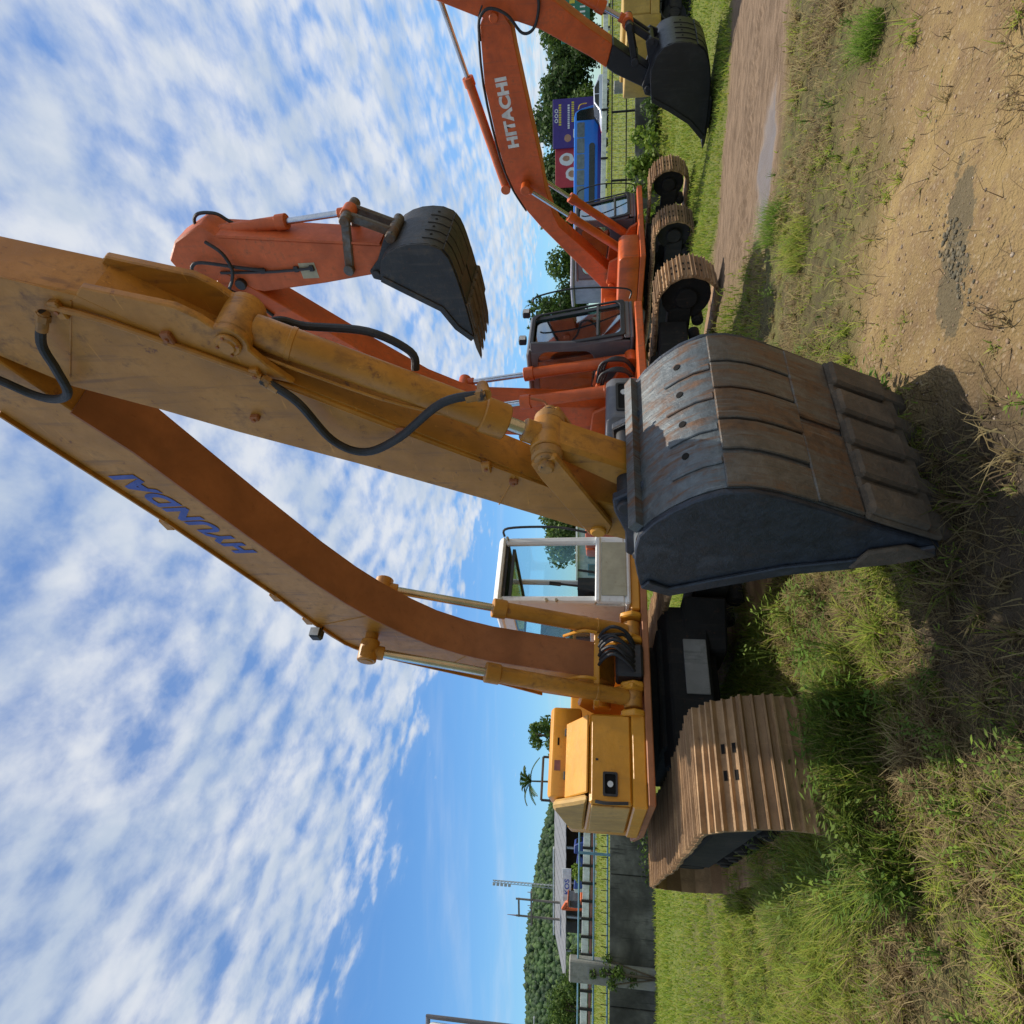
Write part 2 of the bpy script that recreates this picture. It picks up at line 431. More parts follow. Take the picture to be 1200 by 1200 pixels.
def lettering(text, mat, parent, origin, xdir, ydir, width, height, bold=0.012, shear=0.0, name='lettering', lift=0.004):
    """flat painted letters: the word's box is width x height, on the plane of xdir, ydir"""
    cu = bpy.data.curves.new('lettering', 'FONT')
    cu.body = text; cu.size = 1.0; cu.offset = bold; cu.shear = shear; cu.space_character = 1.06
    tmp = bpy.data.objects.new('tmp_text', cu)
    COL.objects.link(tmp)
    dg = bpy.context.evaluated_depsgraph_get()
    me = bpy.data.meshes.new_from_object(tmp.evaluated_get(dg))
    bpy.data.objects.remove(tmp)
    n = len(me.vertices)
    co = np.empty(n * 3); me.vertices.foreach_get('co', co); co = co.reshape(-1, 3)
    lo = co.min(0); hi = co.max(0)
    X = Vector(xdir).normalized(); Y = Vector(ydir).normalized(); N = X.cross(Y)
    uu = (co[:, 0] - lo[0]) / (hi[0] - lo[0]) * width
    vv = (co[:, 1] - lo[1]) / (hi[1] - lo[1]) * height
    out = np.array(origin)[None] + uu[:, None] * np.array(X) + vv[:, None] * np.array(Y) + np.array(N)[None] * lift
    me.vertices.foreach_set('co', out.ravel()); me.update()
    me.materials.clear(); me.materials.append(M[mat])
    o = bpy.data.objects.new(name, me); COL.objects.link(o); o.parent = parent
    return o


def rrect(a0, a1, z0, z1, r, n=6):
    """rounded rectangle loop"""
    pts = []
    for cx, cz, s in ((a1 - r, z0 + r, -90), (a1 - r, z1 - r, 0), (a0 + r, z1 - r, 90), (a0 + r, z0 + r, 180)):
        for k in range(n):
            t = R(s + 90 * k / (n - 1))
            pts.append((cx + r * math.cos(t), cz + r * math.sin(t)))
    return pts


# ------------------------------------------------------------------ terrain
def sstep(x, lo, hi):
    t = np.clip((x - lo) / (hi - lo), 0, 1)
    return t * t * (3 - 2 * t)


_P = RNG.permutation(256)
_P = np.concatenate([_P, _P, _P])
_G = RNG.random(256) * 2 - 1


def vnoise(x, y):
    """value noise, vectorised"""
    xi = np.floor(x).astype(int); yi = np.floor(y).astype(int)
    xf = x - xi; yf = y - yi
    xf = xf * xf * (3 - 2 * xf); yf = yf * yf * (3 - 2 * yf)
    def h(i, j):
        return _G[_P[(_P[i & 255] + (j & 255))] & 255]
    a = h(xi, yi) * (1 - xf) + h(xi + 1, yi) * xf
    b = h(xi, yi + 1) * (1 - xf) + h(xi + 1, yi + 1) * xf
    return a * (1 - yf) + b * yf


def fbm(x, y, oct=4):
    s = 0.0; a = 0.5; f = 1.0
    for _ in range(oct):
        s = s + a * vnoise(x * f + 17.3 * _, y * f - 9.1 * _); a *= 0.5; f *= 2.03
    return s


def road_z(x):
    return 1.05 - 0.012 * np.clip(x, -60, 60)


def gz(x, y):
    """height of the ground, without its fine bumps"""
    x = np.asarray(x, float); y = np.asarray(y, float)
    base = -0.07 * np.clip(x - 0.6, 0, 7) * sstep(x, 0.2, 2.0)
    yw = 16.6 + 5.0 * sstep(x, -2, 7)
    w = sstep(y, yw, yw + 20)
    return base * (1 - w) + road_z(x) * w


def lane(x, y):
    """1 on the bare dirt lane that runs past the orange machines"""
    c = 7.95 + 0.12 * np.sin(x * 0.9) + 0.04 * (x - 4)
    hw = 1.72 + 0.30 * fbm(x * 0.8, y * 0.8, 3)
    return sstep(hw - np.abs(y - c), -0.18, 0.18) * sstep(x, 2.0, 3.2)


def dirt(x, y):
    """1 on bare earth: the foreground yard and the lane"""
    n = fbm(x * 1.1 + 5, y * 1.1, 4)
    edge = 4.25 - 0.10 * np.clip(x - 1.2, 0, 4) + 0.85 * n
    left = 0.30 + 0.16 * (y - 2.6) + 0.45 * fbm(x * 1.7, y * 1.7 + 40, 3)
    fg = sstep(edge - y, -0.25, 0.35) * sstep(x - left, -0.15, 0.45)
    return np.maximum(fg, lane(x, y))


def bumps(x, y):
    near = 1 - sstep(y, 9, 16)
    ln = lane(x, y)
    b = 0.045 * fbm(x * 1.3, y * 1.3, 3) + 0.022 * fbm(x * 6, y * 6, 3)
    rut = -0.03 * np.exp(-((y - 6.75) / 0.14) ** 2) - 0.03 * np.exp(-((y - 7.55) / 0.16) ** 2) + 0.012 * np.sin(x * 40) * np.exp(-((y - 7.75) / 0.25) ** 2)
    md = 0.12 * np.exp(-((x + 1.4) / 0.55) ** 2 - ((y - 3.52 - 0.5 * (x + 1.4)) / 0.20) ** 2)
    pud = -0.03 * np.exp(-((x - 3.55) / 0.7) ** 2 - ((y - 6.65) / 0.16) ** 2)
    # faint cleat prints left by the machines across the bare yard
    sd = (x - 0.9) * 0.94 + (y - 3.9) * -0.34; cr = (x - 0.9) * 0.34 + (y - 3.9) * 0.94
    pr = (np.exp(-((cr + 0.2) / 0.16) ** 4) + np.exp(-((cr + 1.15) / 0.16) ** 4)) * sstep(fbm(x * 1.5 + 9, y * 1.5, 2), -0.15, 0.2) * sstep(x, 0.9, 1.4)
    b = b + 0.012 * pr * np.sign(np.sin(sd * 36)) - 0.008 * pr
    return near * (b + ln * rut + pud + md + 0.010 * fbm(x * 22, y * 22, 2))


def height(x, y):
    return gz(x, y) + bumps(x, y)


def grid_mesh(name, xs, ys, zf):
    X, Y = np.meshgrid(xs, ys)
    Z = zf(X, Y)
    nx, ny = len(xs), len(ys)
    v = np.stack([X.ravel(), Y.ravel(), Z.ravel()], 1)
    i = np.arange(nx * ny).reshape(ny, nx)
    q = np.stack([i[:-1, :-1].ravel(), i[:-1, 1:].ravel(), i[1:, 1:].ravel(), i[1:, :-1].ravel()], 1)
    me = bpy.data.meshes.new(name)
    me.vertices.add(len(v)); me.vertices.foreach_set('co', v.ravel())
    me.loops.add(q.size); me.loops.foreach_set('vertex_index', q.ravel().astype(np.int32))
    me.polygons.add(len(q)); me.polygons.foreach_set('loop_start', np.arange(0, q.size, 4, dtype=np.int32))
    me.update(calc_edges=True)
    me.polygons.foreach_set('use_smooth', np.ones(len(q), bool))
    return me, X, Y


def ground_material():
    mt, t, out = new_mat('yard ground')
    tc = t.add('ShaderNodeTexCoord').outputs['Object']
    dm = t.add('ShaderNodeAttribute', attribute_name='dirt').outputs[2]
    lm = t.add('ShaderNodeAttribute', attribute_name='lane').outputs[2]
    n1 = t.noise(tc, 0.9, 5, 0.6, 0.3)
    n2 = t.noise(tc, 7.0, 6, 0.65)
    n3 = t.noise(tc, 60.0, 5, 0.7)
    vor = t.add('ShaderNodeTexVoronoi', {'Vector': tc, 'Scale': 75.0}, feature='F1')
    pc = t.add('ShaderNodeSeparateColor', {0: vor.outputs['Color']}).outputs[0]
    dcol = t.mix(t.smooth(n1, 0.35, 0.68), (0.235, 0.158, 0.070), (0.360, 0.250, 0.105))
    dcol = t.mix(t.math('MULTIPLY', t.smooth(n2, 0.42, 0.66), 0.55), dcol, (0.20, 0.125, 0.075))
    dcol = t.mix(t.math('MULTIPLY', t.smooth(pc, 0.86, 0.97), 0.4), dcol, (0.46, 0.36, 0.24))
    dcol = t.mix(t.math('MULTIPLY', t.smooth(n3, 0.56, 0.70), 0.5), dcol, (0.10, 0.07, 0.045))
    furrow = t.noise(t.mapping(tc, scale=(1.2, 9.0, 1)), 2.0, 6, 0.65, 0.4)
    lcol = t.mix(t.smooth(furrow, 0.35, 0.65), (0.150, 0.100, 0.062), (0.275, 0.190, 0.122))
    dcol = t.mix(lm, dcol, lcol)
    gcol = t.mix(t.smooth(n2, 0.35, 0.65), (0.085, 0.068, 0.030), (0.14, 0.13, 0.042))
    gfar = t.mix(t.smooth(n2, 0.35, 0.65), (0.12, 0.16, 0.025), (0.185, 0.20, 0.04))
    sep = t.add('ShaderNodeSeparateXYZ', {0: tc}).outputs[1]
    gcol = t.mix(t.smooth(sep, 6.5, 13.0), gcol, gfar)
    c = t.mix(dm, gcol, dcol)
    soil_shade = t.add('ShaderNodeVectorMath', {0: tc, 1: (-0.15, 2.75, 0)}, operation='SUBTRACT').outputs[0]  # dark soil patch; also paints the bucket and arm shadow into the colour
    soil_shade = t.add('ShaderNodeVectorMath', {0: t.mapping(soil_shade, scale=(1 / 0.75, 1 / 0.60, 0))}, operation='LENGTH').outputs['Value']
    c = t.mix(t.math('MULTIPLY', t.smooth(t.math('MULTIPLY_ADD', n2, 0.8, soil_shade), 1.6, 1.0), 0.85), c, (0.060, 0.043, 0.030))
    # a torn patch of old dark bitumen lying in the yard, near the camera
    v = t.add('ShaderNodeVectorMath', {0: tc, 1: (1.12, 2.90, 0)}, operation='SUBTRACT').outputs[0]
    v = t.mapping(v, rot=(0, 0, R(-33)), scale=(1 / 0.44, 1 / 0.14, 0))
    ln = t.add('ShaderNodeVectorMath', {0: v}, operation='LENGTH').outputs['Value']
    ln = t.math('MULTIPLY_ADD', t.noise(tc, 9.0, 9, 0.72), 1.9, ln)
    pm = t.math('MULTIPLY', t.smooth(ln, 1.86, 1.76), 0.88)
    c = t.mix(pm, c, t.mix(n3, (0.075, 0.064, 0.038), (0.19, 0.150, 0.085)))
    # wet silt in the rut
    w = t.add('ShaderNodeVectorMath', {0: tc, 1: (3.70, 6.72, 0)}, operation='SUBTRACT').outputs[0]
    w = t.mapping(w, scale=(1 / 0.95, 1 / 0.36, 0))
    wl = t.math('MULTIPLY_ADD', t.noise(tc, 3.0, 4, 0.6), 0.7, t.add('ShaderNodeVectorMath', {0: w}, operation='LENGTH').outputs['Value'])
    wet = t.math('MULTIPLY', t.smooth(wl, 1.35, 0.9), 1.0)
    c = t.mix(wet, c, (0.15, 0.125, 0.11))
    rg = t.math('MULTIPLY_ADD', wet, -0.62, 0.95)
    h = t.math('MULTIPLY_ADD', vor.outputs['Distance'], 0.8, t.math('MULTIPLY', n3, 1.0))
    h = t.math('MULTIPLY_ADD', n2, 1.4, h)
    h = t.math('MULTIPLY_ADD', t.math('MULTIPLY', furrow, lm), 3.0, h)
    bst = t.math('MULTIPLY_ADD', wet, -0.6, 0.75)
    bp = t.add('ShaderNodeBump', {'Height': h, 'Strength': bst, 'Distance': 0.03}).outputs[0]
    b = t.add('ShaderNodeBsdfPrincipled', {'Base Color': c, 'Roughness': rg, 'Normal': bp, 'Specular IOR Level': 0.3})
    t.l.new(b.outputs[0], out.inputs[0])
    return mt


def build_ground():
    xs = np.concatenate([-np.geomspace(10, 900, 40)[::-1], np.arange(-9.9, -2.5, 0.10), np.arange(-2.5, 6.0, 0.045), np.arange(6.0, 12, 0.10), np.geomspace(12.2, 900, 45)])
    ys = np.concatenate([-np.geomspace(3, 60, 12)[::-1], np.arange(-2.8, 2.0, 0.4), np.arange(2.0, 5.2, 0.04), np.arange(5.2, 9.5, 0.06), np.arange(9.5, 17, 0.15), np.arange(17.2, 48, 0.6), np.geomspace(48, 1600, 40)])
    me, X, Y = grid_mesh('ground', xs, ys, height)
    for nm, arr in (('dirt', dirt(X, Y)), ('lane', lane(X, Y))):
        at = me.attributes.new(nm, 'FLOAT', 'POINT')
        at.data.foreach_set('value', arr.ravel().astype(np.float32))
    me.materials.append(ground_material())
    o = bpy.data.objects.new('ground', me)
    COL.objects.link(o)
    o['kind'] = 'structure'


build_ground()


# ------------------------------------------------------------------ excavator pieces
def shoe_mesh(width, pitch, mats, holes=True):
    """one triple-grouser track shoe, lying in local xz with its outside towards +z"""
    p = pitch * 0.5
    prof = [(-p * 1.08, 0.0), (-p * 1.08, 0.020), (-p * 0.92, 0.024), (-p * 0.86, 0.056), (-p * 0.72, 0.056), (-p * 0.62, 0.022), (-p * 0.14, 0.020), (-p * 0.06, 0.046), (p * 0.06, 0.046), (p * 0.14, 0.020),
            (p * 0.62, 0.022), (p * 0.70, 0.052), (p * 0.82, 0.052), (p * 0.90, 0.022), (p * 1.10, 0.018), (p * 1.10, 0.0)]
    mb = MB().prism(prof, -width / 2, width / 2)
    mb.cur = 1
    for sx in ((-0.20, 0.20) if holes else ()):
        for sy in (-0.075, 0.075):
            x = sx * pitch; w = 0.012
            mb._add([(x - w, sy - 0.028, 0.0245), (x + w, sy - 0.028, 0.0245), (x + w, sy + 0.028, 0.0245), (x - w, sy + 0.028, 0.0245)], [(0, 1, 2, 3)])
    return mb.mesh('shoe', mats, smooth=0)


def track(root, b0, b1, half, r, n, shoe_me, sag=0.03, zlift=0.03, detail=True, ac=0.0, plain_me=None):
    """one crawler: frame, idler, sprocket, rollers and its shoes; axle distance 2*half, outer radius r"""
    bc = (b0 + b1) / 2; w = b1 - b0
    tr = MB()
    tr.prism([(-half + 0.1, r - 0.16), (half - 0.1, r - 0.16), (half - 0.2, r + 0.16), (-half + 0.2, r + 0.16)], bc - w * 0.22, bc + w * 0.22)
    part = tr.build('track', 'frame', root, bevel=0.02)
    part.location.x = ac
    rin = r - 0.10
    for nm, a in (('idler', half), ('sprocket', -half)):
        mb = MB().cyl((a, bc - 0.09, r + zlift), (a, bc + 0.09, r + zlift), rin, seg=28).cyl((a, bc - 0.16, r + zlift), (a, bc + 0.16, r + zlift), rin * 0.45, seg=18)
        mb.build(nm, 'frame', part, bevel=0.012)
    if detail:
        rm = MB().cyl((0, -w * 0.20, 0), (0, w * 0.20, 0), 0.085, seg=14).cyl((0, -w * 0.23, 0), (0, w * 0.23, 0), 0.05, seg=12).mesh('roller', [M['frame']], bevel=0.008)
        for k in range(7):
            inst('roller', rm, part, (-half + 0.38 + k * (2 * half - 0.76) / 6, bc, 0.17))
        for a in (-half * 0.4, half * 0.4):
            inst('roller', rm, part, (a, bc, 2 * r - 0.17))
        # a continuous link chain under the shoes
    # path
    L = 2 * half; arc = math.pi * r
    tot = 2 * L + 2 * arc
    rr = r - 0.046
    for k in range(n):
        s = (k + 0.37) * tot / n
        if s < L:
            a = -half + s; z = zlift + r - rr; ang = math.pi
        elif s < L + arc:
            t = (s - L) / r; a = half + rr * math.sin(t); z = zlift + r - rr * math.cos(t); ang = math.pi - t
        elif s < 2 * L + arc:
            q = s - L - arc; a = half - q; z = zlift + r + rr - sag * math.sin(math.pi * q / L) * (1 + 0.35 * math.sin(q * 4.1)); ang = 0.0
        else:
            t = (s - 2 * L - arc) / r; a = -half - rr * math.sin(t); z = zlift + r + rr * math.cos(t); ang = -t
        inst('shoe', shoe_me if (plain_me is None or random.random() < 0.3) else plain_me, part, (a, bc + random.uniform(-.006, .006), z), (random.uniform(-.008, .008), ang + random.uniform(-.045, .045), 0))
    return part


def cylinder(root, name, p0, p1, r, mat, frac, rod=0.5, collar=True, pin=None):
    """hydraulic ram from p0 to p1, barrel over the first frac of it; the rod is its sub-part"""
    p0 = Vector(p0); p1 = Vector(p1); d = (p1 - p0); q = p0 + d * frac; e = d.normalized()
    mb = MB().cyl(p0 + e * r * 0.8, q, r, seg=20)
    if collar:
        mb.cyl(q - e * r * 1.6, q + e * 0.012, r * 1.22, seg=20)
        mb.cyl(p0 + e * d.length * 0.14, p0 + e * (d.length * 0.14 + 0.03), r * 1.05, seg=20)
    w = r * 1.25
    mb.cyl(p0 - Vector((0, w, 0)), p0 + Vector((0, w, 0)), r * 1.15, seg=18)
    part = mb.build(name, mat, root, bevel=0.006)
    MB().cyl(q, p1 - e * r, r * rod, seg=18).build('rod', 'chrome', part)
    eb = MB().cyl(p1 - Vector((0, w, 0)), p1 + Vector((0, w, 0)), r * 1.1, seg=18).cyl(p1 - e * r * 1.8, p1, r * 0.8, seg=16)
    eb.build('rod_eye', mat, part, bevel=0.006)
    return part


def pin(parent, a, z, b0, b1, r, mat='black', name='pin'):
    return MB().cyl((a, b0, z), (a, b1, z), r, seg=18).build(name, mat, parent, bevel=0.008)


def offset_poly(pts, d):
    """offset an open polyline to its left by d"""
    out = []
    n = len(pts)
    for i, p in enumerate(pts):
        a = Vector(pts[max(i - 1, 0)]); b = Vector(pts[min(i + 1, n - 1)])
        t = (b - a).normalized()
        out.append((p[0] - t.y * d, p[1] + t.x * d))
    return out


def resample(pts, n):
    P = [Vector((p[0], p[1])) for p in pts]
    Q = []
    for i in range(len(P) - 1):
        a = P[max(i - 1, 0)]; b = P[i]; c = P[i + 1]; d = P[min(i + 2, len(P) - 1)]
        for k in range(8):
            t = k / 8
            Q.append(0.5 * ((2 * b) + (c - a) * t + (2 * a - 5 * b + 4 * c - d) * t * t + (3 * b - a - 3 * c + d) * t ** 3))
    Q.append(P[-1])
    L = [0.0]
    for i in range(1, len(Q)):
        L.append(L[-1] + (Q[i] - Q[i - 1]).length)
    out = []
    for k in range(n):
        s = L[-1] * k / (n - 1)
        j = max(1, next((i for i in range(len(L)) if L[i] >= s - 1e-9), len(L) - 1))
        t = (s - L[j - 1]) / max(1e-9, L[j] - L[j - 1])
        v = Q[j - 1].lerp(Q[j], t)
        out.append((v.x, v.y))
    return out


def bucket(root, mouth, back, hw, mats, sgn=1, teeth=5, ears=((), ()), detail=False, tooth_len=0.16):
    """mouth: edge points from the top down to the lip; back: the curved shell from the top down to the lip.
    mats: shell, side, wear, lip"""
    shell, side, wear, lip = mats
    bk = resample(back, 26)
    th = 0.028 * sgn
    inner = offset_poly(bk, -th)
    n = len(bk)
    loop = bk + inner[::-1]
    part = MB().prism(loop, -hw, hw).build('bucket', shell, root, smooth=25)
    prof = mouth + back[::-1]
    prof = mouth + resample(back, 18)[::-1]
    for s in (-1, 1):
        b0, b1 = sorted((s * hw, s * (hw + 0.03)))
        MB().prism(prof, b0, b1).build('side_plate', side, part, bevel=0.006)
        # a stiffening edge along the mouth and a cutter at the lip
        e = [Vector((p[0], p[1])) for p in mouth]
        strip = MB()
        off = offset_poly(mouth, 0.075 * sgn)
        b2, b3 = sorted((s * (hw + 0.03), s * (hw + 0.048)))
        strip.prism(mouth + off[::-1], b2, b3)
        strip.build('mouth_edge', side, part, bevel=0.005)
    tip = Vector(bk[-1]); d = (Vector(bk[-1]) - Vector(bk[-4])).normalized(); nn = Vector((-d.y, d.x)) * sgn
    for k in range(teeth):
        b = -hw + 0.08 + k * (2 * hw - 0.16) / (teeth - 1)
        t0 = tip - d * 0.12
        pr = [t0 + nn * 0.045, t0 - nn * 0.045, tip + d * tooth_len * 0.55 - nn * 0.03, tip + d * tooth_len, tip + d * tooth_len * 0.55 + nn * 0.03]
        MB().prism([(p.x, p.y) for p in pr], b - 0.045, b + 0.045).build('tooth', lip, part, bevel=0.008)
    for prof_e in ears:
        if prof_e:
            for s in (-1, 1):
                b0, b1 = sorted((s * 0.20, s * 0.245))
                MB().prism(list(prof_e), b0, b1).build('ear', side, part, bevel=0.008)
    if detail:
        def band(i0, i1, b0, b1, h, nm, mt, bev=0.006):
            seg = bk[i0:i1 + 1]
            outr = offset_poly(seg, h * sgn)
            MB().prism(seg + outr[::-1], b0, b1).build(nm, mt, part, bevel=bev)
        # heavy wear strips down the heel, then two wide wear plates and the lip plate
        w = 2 * hw / 5
        for k in range(5):
            c = -hw + (k + 0.5) * w
            band(12, 17, c - w * 0.50 + 0.012 * (k % 2), c + w * 0.44, 0.013 + 0.004 * (k % 3), 'wear_strip', wear, 0.004)
        for k in range(4):
            c = -hw + (k + 0.78) * w * 1.02
            band(9, 12, c - 0.022, c + 0.016, 0.010, 'rib', shell, 0.004)
            # bolt hole between the ribs
            p = Vector(bk[10]); t = (Vector(bk[11]) - Vector(bk[9])).normalized(); nr = Vector((-t.y, t.x)) * sgn
            q0 = p + nr * -0.002; q1 = p + nr * 0.0035
            MB().cyl((q0.x, c + w * 0.42, q0.y), (q1.x, c + w * 0.42, q1.y), 0.017, seg=12).build('bolt_hole', 'hole', part)
        band(17, 20, -hw + 0.005, -0.02, 0.016, 'wear_plate', wear)
        band(17, 20, 0.02, hw - 0.005, 0.018, 'wear_plate', wear)
        band(20, 25, -hw - 0.01, hw + 0.01, 0.03, 'lip_plate', lip, 0.01)
        for k in range(5):
            c = -hw + 0.08 + k * (2 * hw - 0.16) / 4
            band(20, 24, c - 0.075, c + 0.075, 0.06, 'tooth_adapter', lip, 0.014)
    return part


def cab(root, a0, a1, b0, b1, z0, z1, belt, mat, post=0.07, lean=0.06, front_glass=True, stowed=False, sidewin='post', glassmat='glass', inner='beige', roundness=0.025, kick=None):
    """hollow operator's cab: lower panels, corner posts, roof, panes, seat and levers"""
    bl = belt
    base = MB()
    base.box(a0, a1, b0, b1, z0, z0 + 0.05)
    t = 0.035
    base.box(a1 - t, a1, b0, b1, z0 + 0.05, bl)            # front panel
    base.box(a0, a0 + t, b0, b1, z0 + 0.05, bl + 0.1)      # rear panel
    base.box(a0 + t, a1 - t, b1 - t, b1, z0 + 0.05, bl)    # door side
    part = base.build('cab', mat, root, bevel=roundness * 0.5)
    # roof
    MB().prism([(a0 - 0.02, z1 - 0.07), (a0 + 0.02, z1), (a1 - lean - 0.06, z1), (a1 - lean + 0.01, z1 - 0.03), (a1 - lean + 0.01, z1 - 0.07)], b0 - 0.01, b1 + 0.01).build('roof', mat, part, bevel=roundness)
    # posts
    for (pa, pb) in ((a1, b0), (a1, b1 - post)):
        MB().prism([(pa - post, bl), (pa, bl), (pa - lean, z1 - 0.07), (pa - lean - post, z1 - 0.07)], pb, pb + post).build('post', mat, part, bevel=roundness * 0.6)
    for pb in (b0, b1 - post):
        MB().box(a0, a0 + post, pb, pb + post, bl + 0.1, z1 - 0.07).build('post', mat, part, bevel=roundness * 0.6)
    am = a0 + (a1 - a0) * 0.48
    MB().box(am - post / 2, am + post / 2, b1 - post * 0.7, b1 - 0.004, bl, z1 - 0.07).build('post', mat, part, bevel=roundness * 0.5)
    # right-hand wall with its window
    zt = z1 - 0.07
    if sidewin == 'round':
        outer = rrect(a0 + post, a1 - post * 1.0, z0 + 0.05, zt, 0.02)
        inn = rrect(a0 + post + 0.10, a1 - post - 0.16, bl + 0.42, zt - 0.10, 0.16)
        MB().ring(outer, inn, b0 + 0.004, b0 + 0.05).build('side_wall', mat, part, bevel=0.008)
        MB().prism(inn, b0 + 0.02, b0 + 0.026).build('window_pane', 'glassdark', part)
    else:
        outer = rrect(a0 + post, a1 - post, z0 + 0.05, zt, 0.02)
        inn = rrect(a0 + post + 0.05, a1 - post - 0.22, bl + 0.06, zt - 0.10, 0.07)
        MB().ring(outer, inn, b0 + 0.004, b0 + 0.04).build('side_wall', mat, part, bevel=0.006)
        MB().prism(inn, b0 + 0.015, b0 + 0.021).build('window_pane', glassmat, part)
        ac = (inn[0][0] * 0 + a0 + a1) / 2 - 0.18
        MB().box(ac - 0.012, ac + 0.012, b0 + 0.008, b0 + 0.034, bl + 0.06, zt - 0.10).build('window_bar', 'black', part)
    # rear and door-side panes
    MB().box(a0 + 0.02, a0 + 0.026, b0 + post, b1 - post, bl + 0.1, zt).build('window_pane', glassmat, part)
    for (x0, x1) in ((a0 + post, am - post / 2), (am + post / 2, a1 - post - lean)):
        MB().box(x0, x1, b1 - 0.03, b1 - 0.024, bl, zt).build('window_pane', glassmat, part)
    if front_glass:
        ob = rrect(b0 + 0.005, b1 - 0.005, bl - 0.02, zt + 0.03, 0.06); ib = rrect(b0 + 0.055, b1 - 0.055, bl + 0.05, zt - 0.03, 0.10)
        fr = MB().ring(ob, ib, 0.0, 0.03)
        fr.v = [(a1 + 0.003 + y - lean * max(0.0, z - bl) / (zt - bl) + 0.05 * math.sin(math.pi * min(1, max(0, (z - bl) / (zt - bl)))), x, z) for x, y, z in fr.v]
        fr.build('front_frame', 'blacksat', part, bevel=0.008)
        MB().prism([(a1 - 0.035, bl), (a1 - 0.028, bl), (a1 - lean - 0.028, zt), (a1 - lean - 0.035, zt)], b0 + 0.04, b1 - 0.04).build('windscreen', glassmat, part)
        zb = bl + (zt - bl) * 0.28
        MB().box(a1 - 0.05, a1 - 0.01, b0 + post, b1 - post, zb - 0.015, zb + 0.015).build('window_bar', 'cabgrey', part)
    if stowed:
        st = MB().ring(rrect(a0 + 0.25, a1 - 0.12, b0 + post, b1 - post, 0.04), rrect(a0 + 0.29, a1 - 0.16, b0 + post + 0.04, b1 - post - 0.04, 0.03), zt - 0.09, zt - 0.065)
        st.v = [(x, z, y) for x, y, z in st.v]
        st.build('stowed_front_window', 'black', part)
        MB().box(a0 + 0.29, a1 - 0.16, b0 + post + 0.04, b1 - post - 0.04, zt - 0.080, zt - 0.075).build('window_pane', 'glassteal', part)
        MB().box(a0 + 0.05, a1 - 0.10, b0 + 0.03, b1 - 0.03, zt - 0.03, zt - 0.004).build('headlining', 'seat', part)
    if sidewin == 'round':
        MB().box(a0 + 0.03, a0 + 0.06, b0 + 0.06, b1 - 0.06, z0 + 0.05, zt - 0.05).build('dark_backing', 'seat', part)  # added dark panel, put in to make the cab interior read dark
        MB().box(a1 - 0.55, a1 - 0.12, b0 + 0.07, b0 + 0.27, z0 + 0.05, z0 + 0.55).build('console', 'seat', part, bevel=0.03)
    # seat, console and levers
    bc = (b0 + b1) / 2
    ms = MB().box(a0 + 0.35, a0 + 0.80, bc - 0.22, bc + 0.22, z0 + 0.30, z0 + 0.44)
    ms.prism([(a0 + 0.30, z0 + 0.42), (a0 + 0.44, z0 + 0.42), (a0 + 0.34, z0 + 0.92), (a0 + 0.24, z0 + 0.92)], bc - 0.21, bc + 0.21)
    ms.build('seat', 'seat', part, bevel=0.04, seg=2)
    for s in (-1, 1):
        lv = MB().box(a0 + 0.55, a0 + 0.92, bc + s * 0.27 - 0.07, bc + s * 0.27 + 0.07, z0 + 0.28, z0 + 0.50)
        lv.tube([(a0 + 0.86, bc + s * 0.27, z0 + 0.50), (a0 + 0.90, bc + s * 0.27, z0 + 0.70)], 0.012)
        lv.cyl((a0 + 0.89, bc + s * 0.27, z0 + 0.68), (a0 + 0.91, bc + s * 0.27, z0 + 0.80), 0.022, seg=10)
        lv.build('lever', 'seat', part)
    for s in (-0.1, 0.1):
        MB().tube([(a1 - 0.32, bc + s, z0 + 0.05), (a1 - 0.22, bc + s, z0 + 0.48)], 0.012).build('lever', 'seat', part)
    return part


def along(p, q, t, up_=0.0):
    """point t of the way from p to q, lifted perpendicular"""
    d = Vector((q[0] - p[0], q[1] - p[1])); n = Vector((-d.y, d.x)).normalized()
    return (p[0] + d.x * t + n.x * up_, p[1] + d.y * t + n.y * up_)


def undercarriage(root, half, r, b0, b1, nshoe, shoe_me, deck_z, detail=True, ac=0.0, plain_me=None, zl=0.03):
    for s in (-1, 1):
        lo, hi = sorted((s * b0, s * b1))
        track(root, lo, hi, half, r, nshoe, shoe_me, detail=detail, ac=ac, plain_me=plain_me, zlift=zl)
    cb = MB().plan([(-0.75, -0.55), (0.75, -0.55), (0.75, 0.55), (-0.75, 0.55)], r * 0.95, deck_z - 0.12)
    for s in (-1, 1):
        for e in (-1, 1):
            cb.plan([(e * 0.35, s * 0.3), (e * 0.85, s * 0.3), (e * 1.05, s * (b0 + 0.1)), (e * 0.65, s * (b0 + 0.1))], r * 0.75, r * 1.65)
    cb.build('car_body', 'frame', root, bevel=0.02)
    MB().cyl((0, 0, deck_z - 0.12), (0, 0, deck_z - 0.001), 0.62, seg=32).build('slew_ring', 'frame', root)


def heading(theta):
    return R(theta - 90)


SHOE_BIG = shoe_mesh(0.73, 0.176, [M['shoe'], M['hole']])
SHOE_PLAIN = shoe_mesh(0.73, 0.176, [M['shoe'], M['hole']], False)
SHOE_MID = shoe_mesh(0.58, 0.170, [M['shoe'], M['hole']])


def plate_stack(root, mat, prof, hw, name, bevel=0.012):
    return MB().prism(prof, -hw, hw).build(name, mat, root, bevel=bevel)


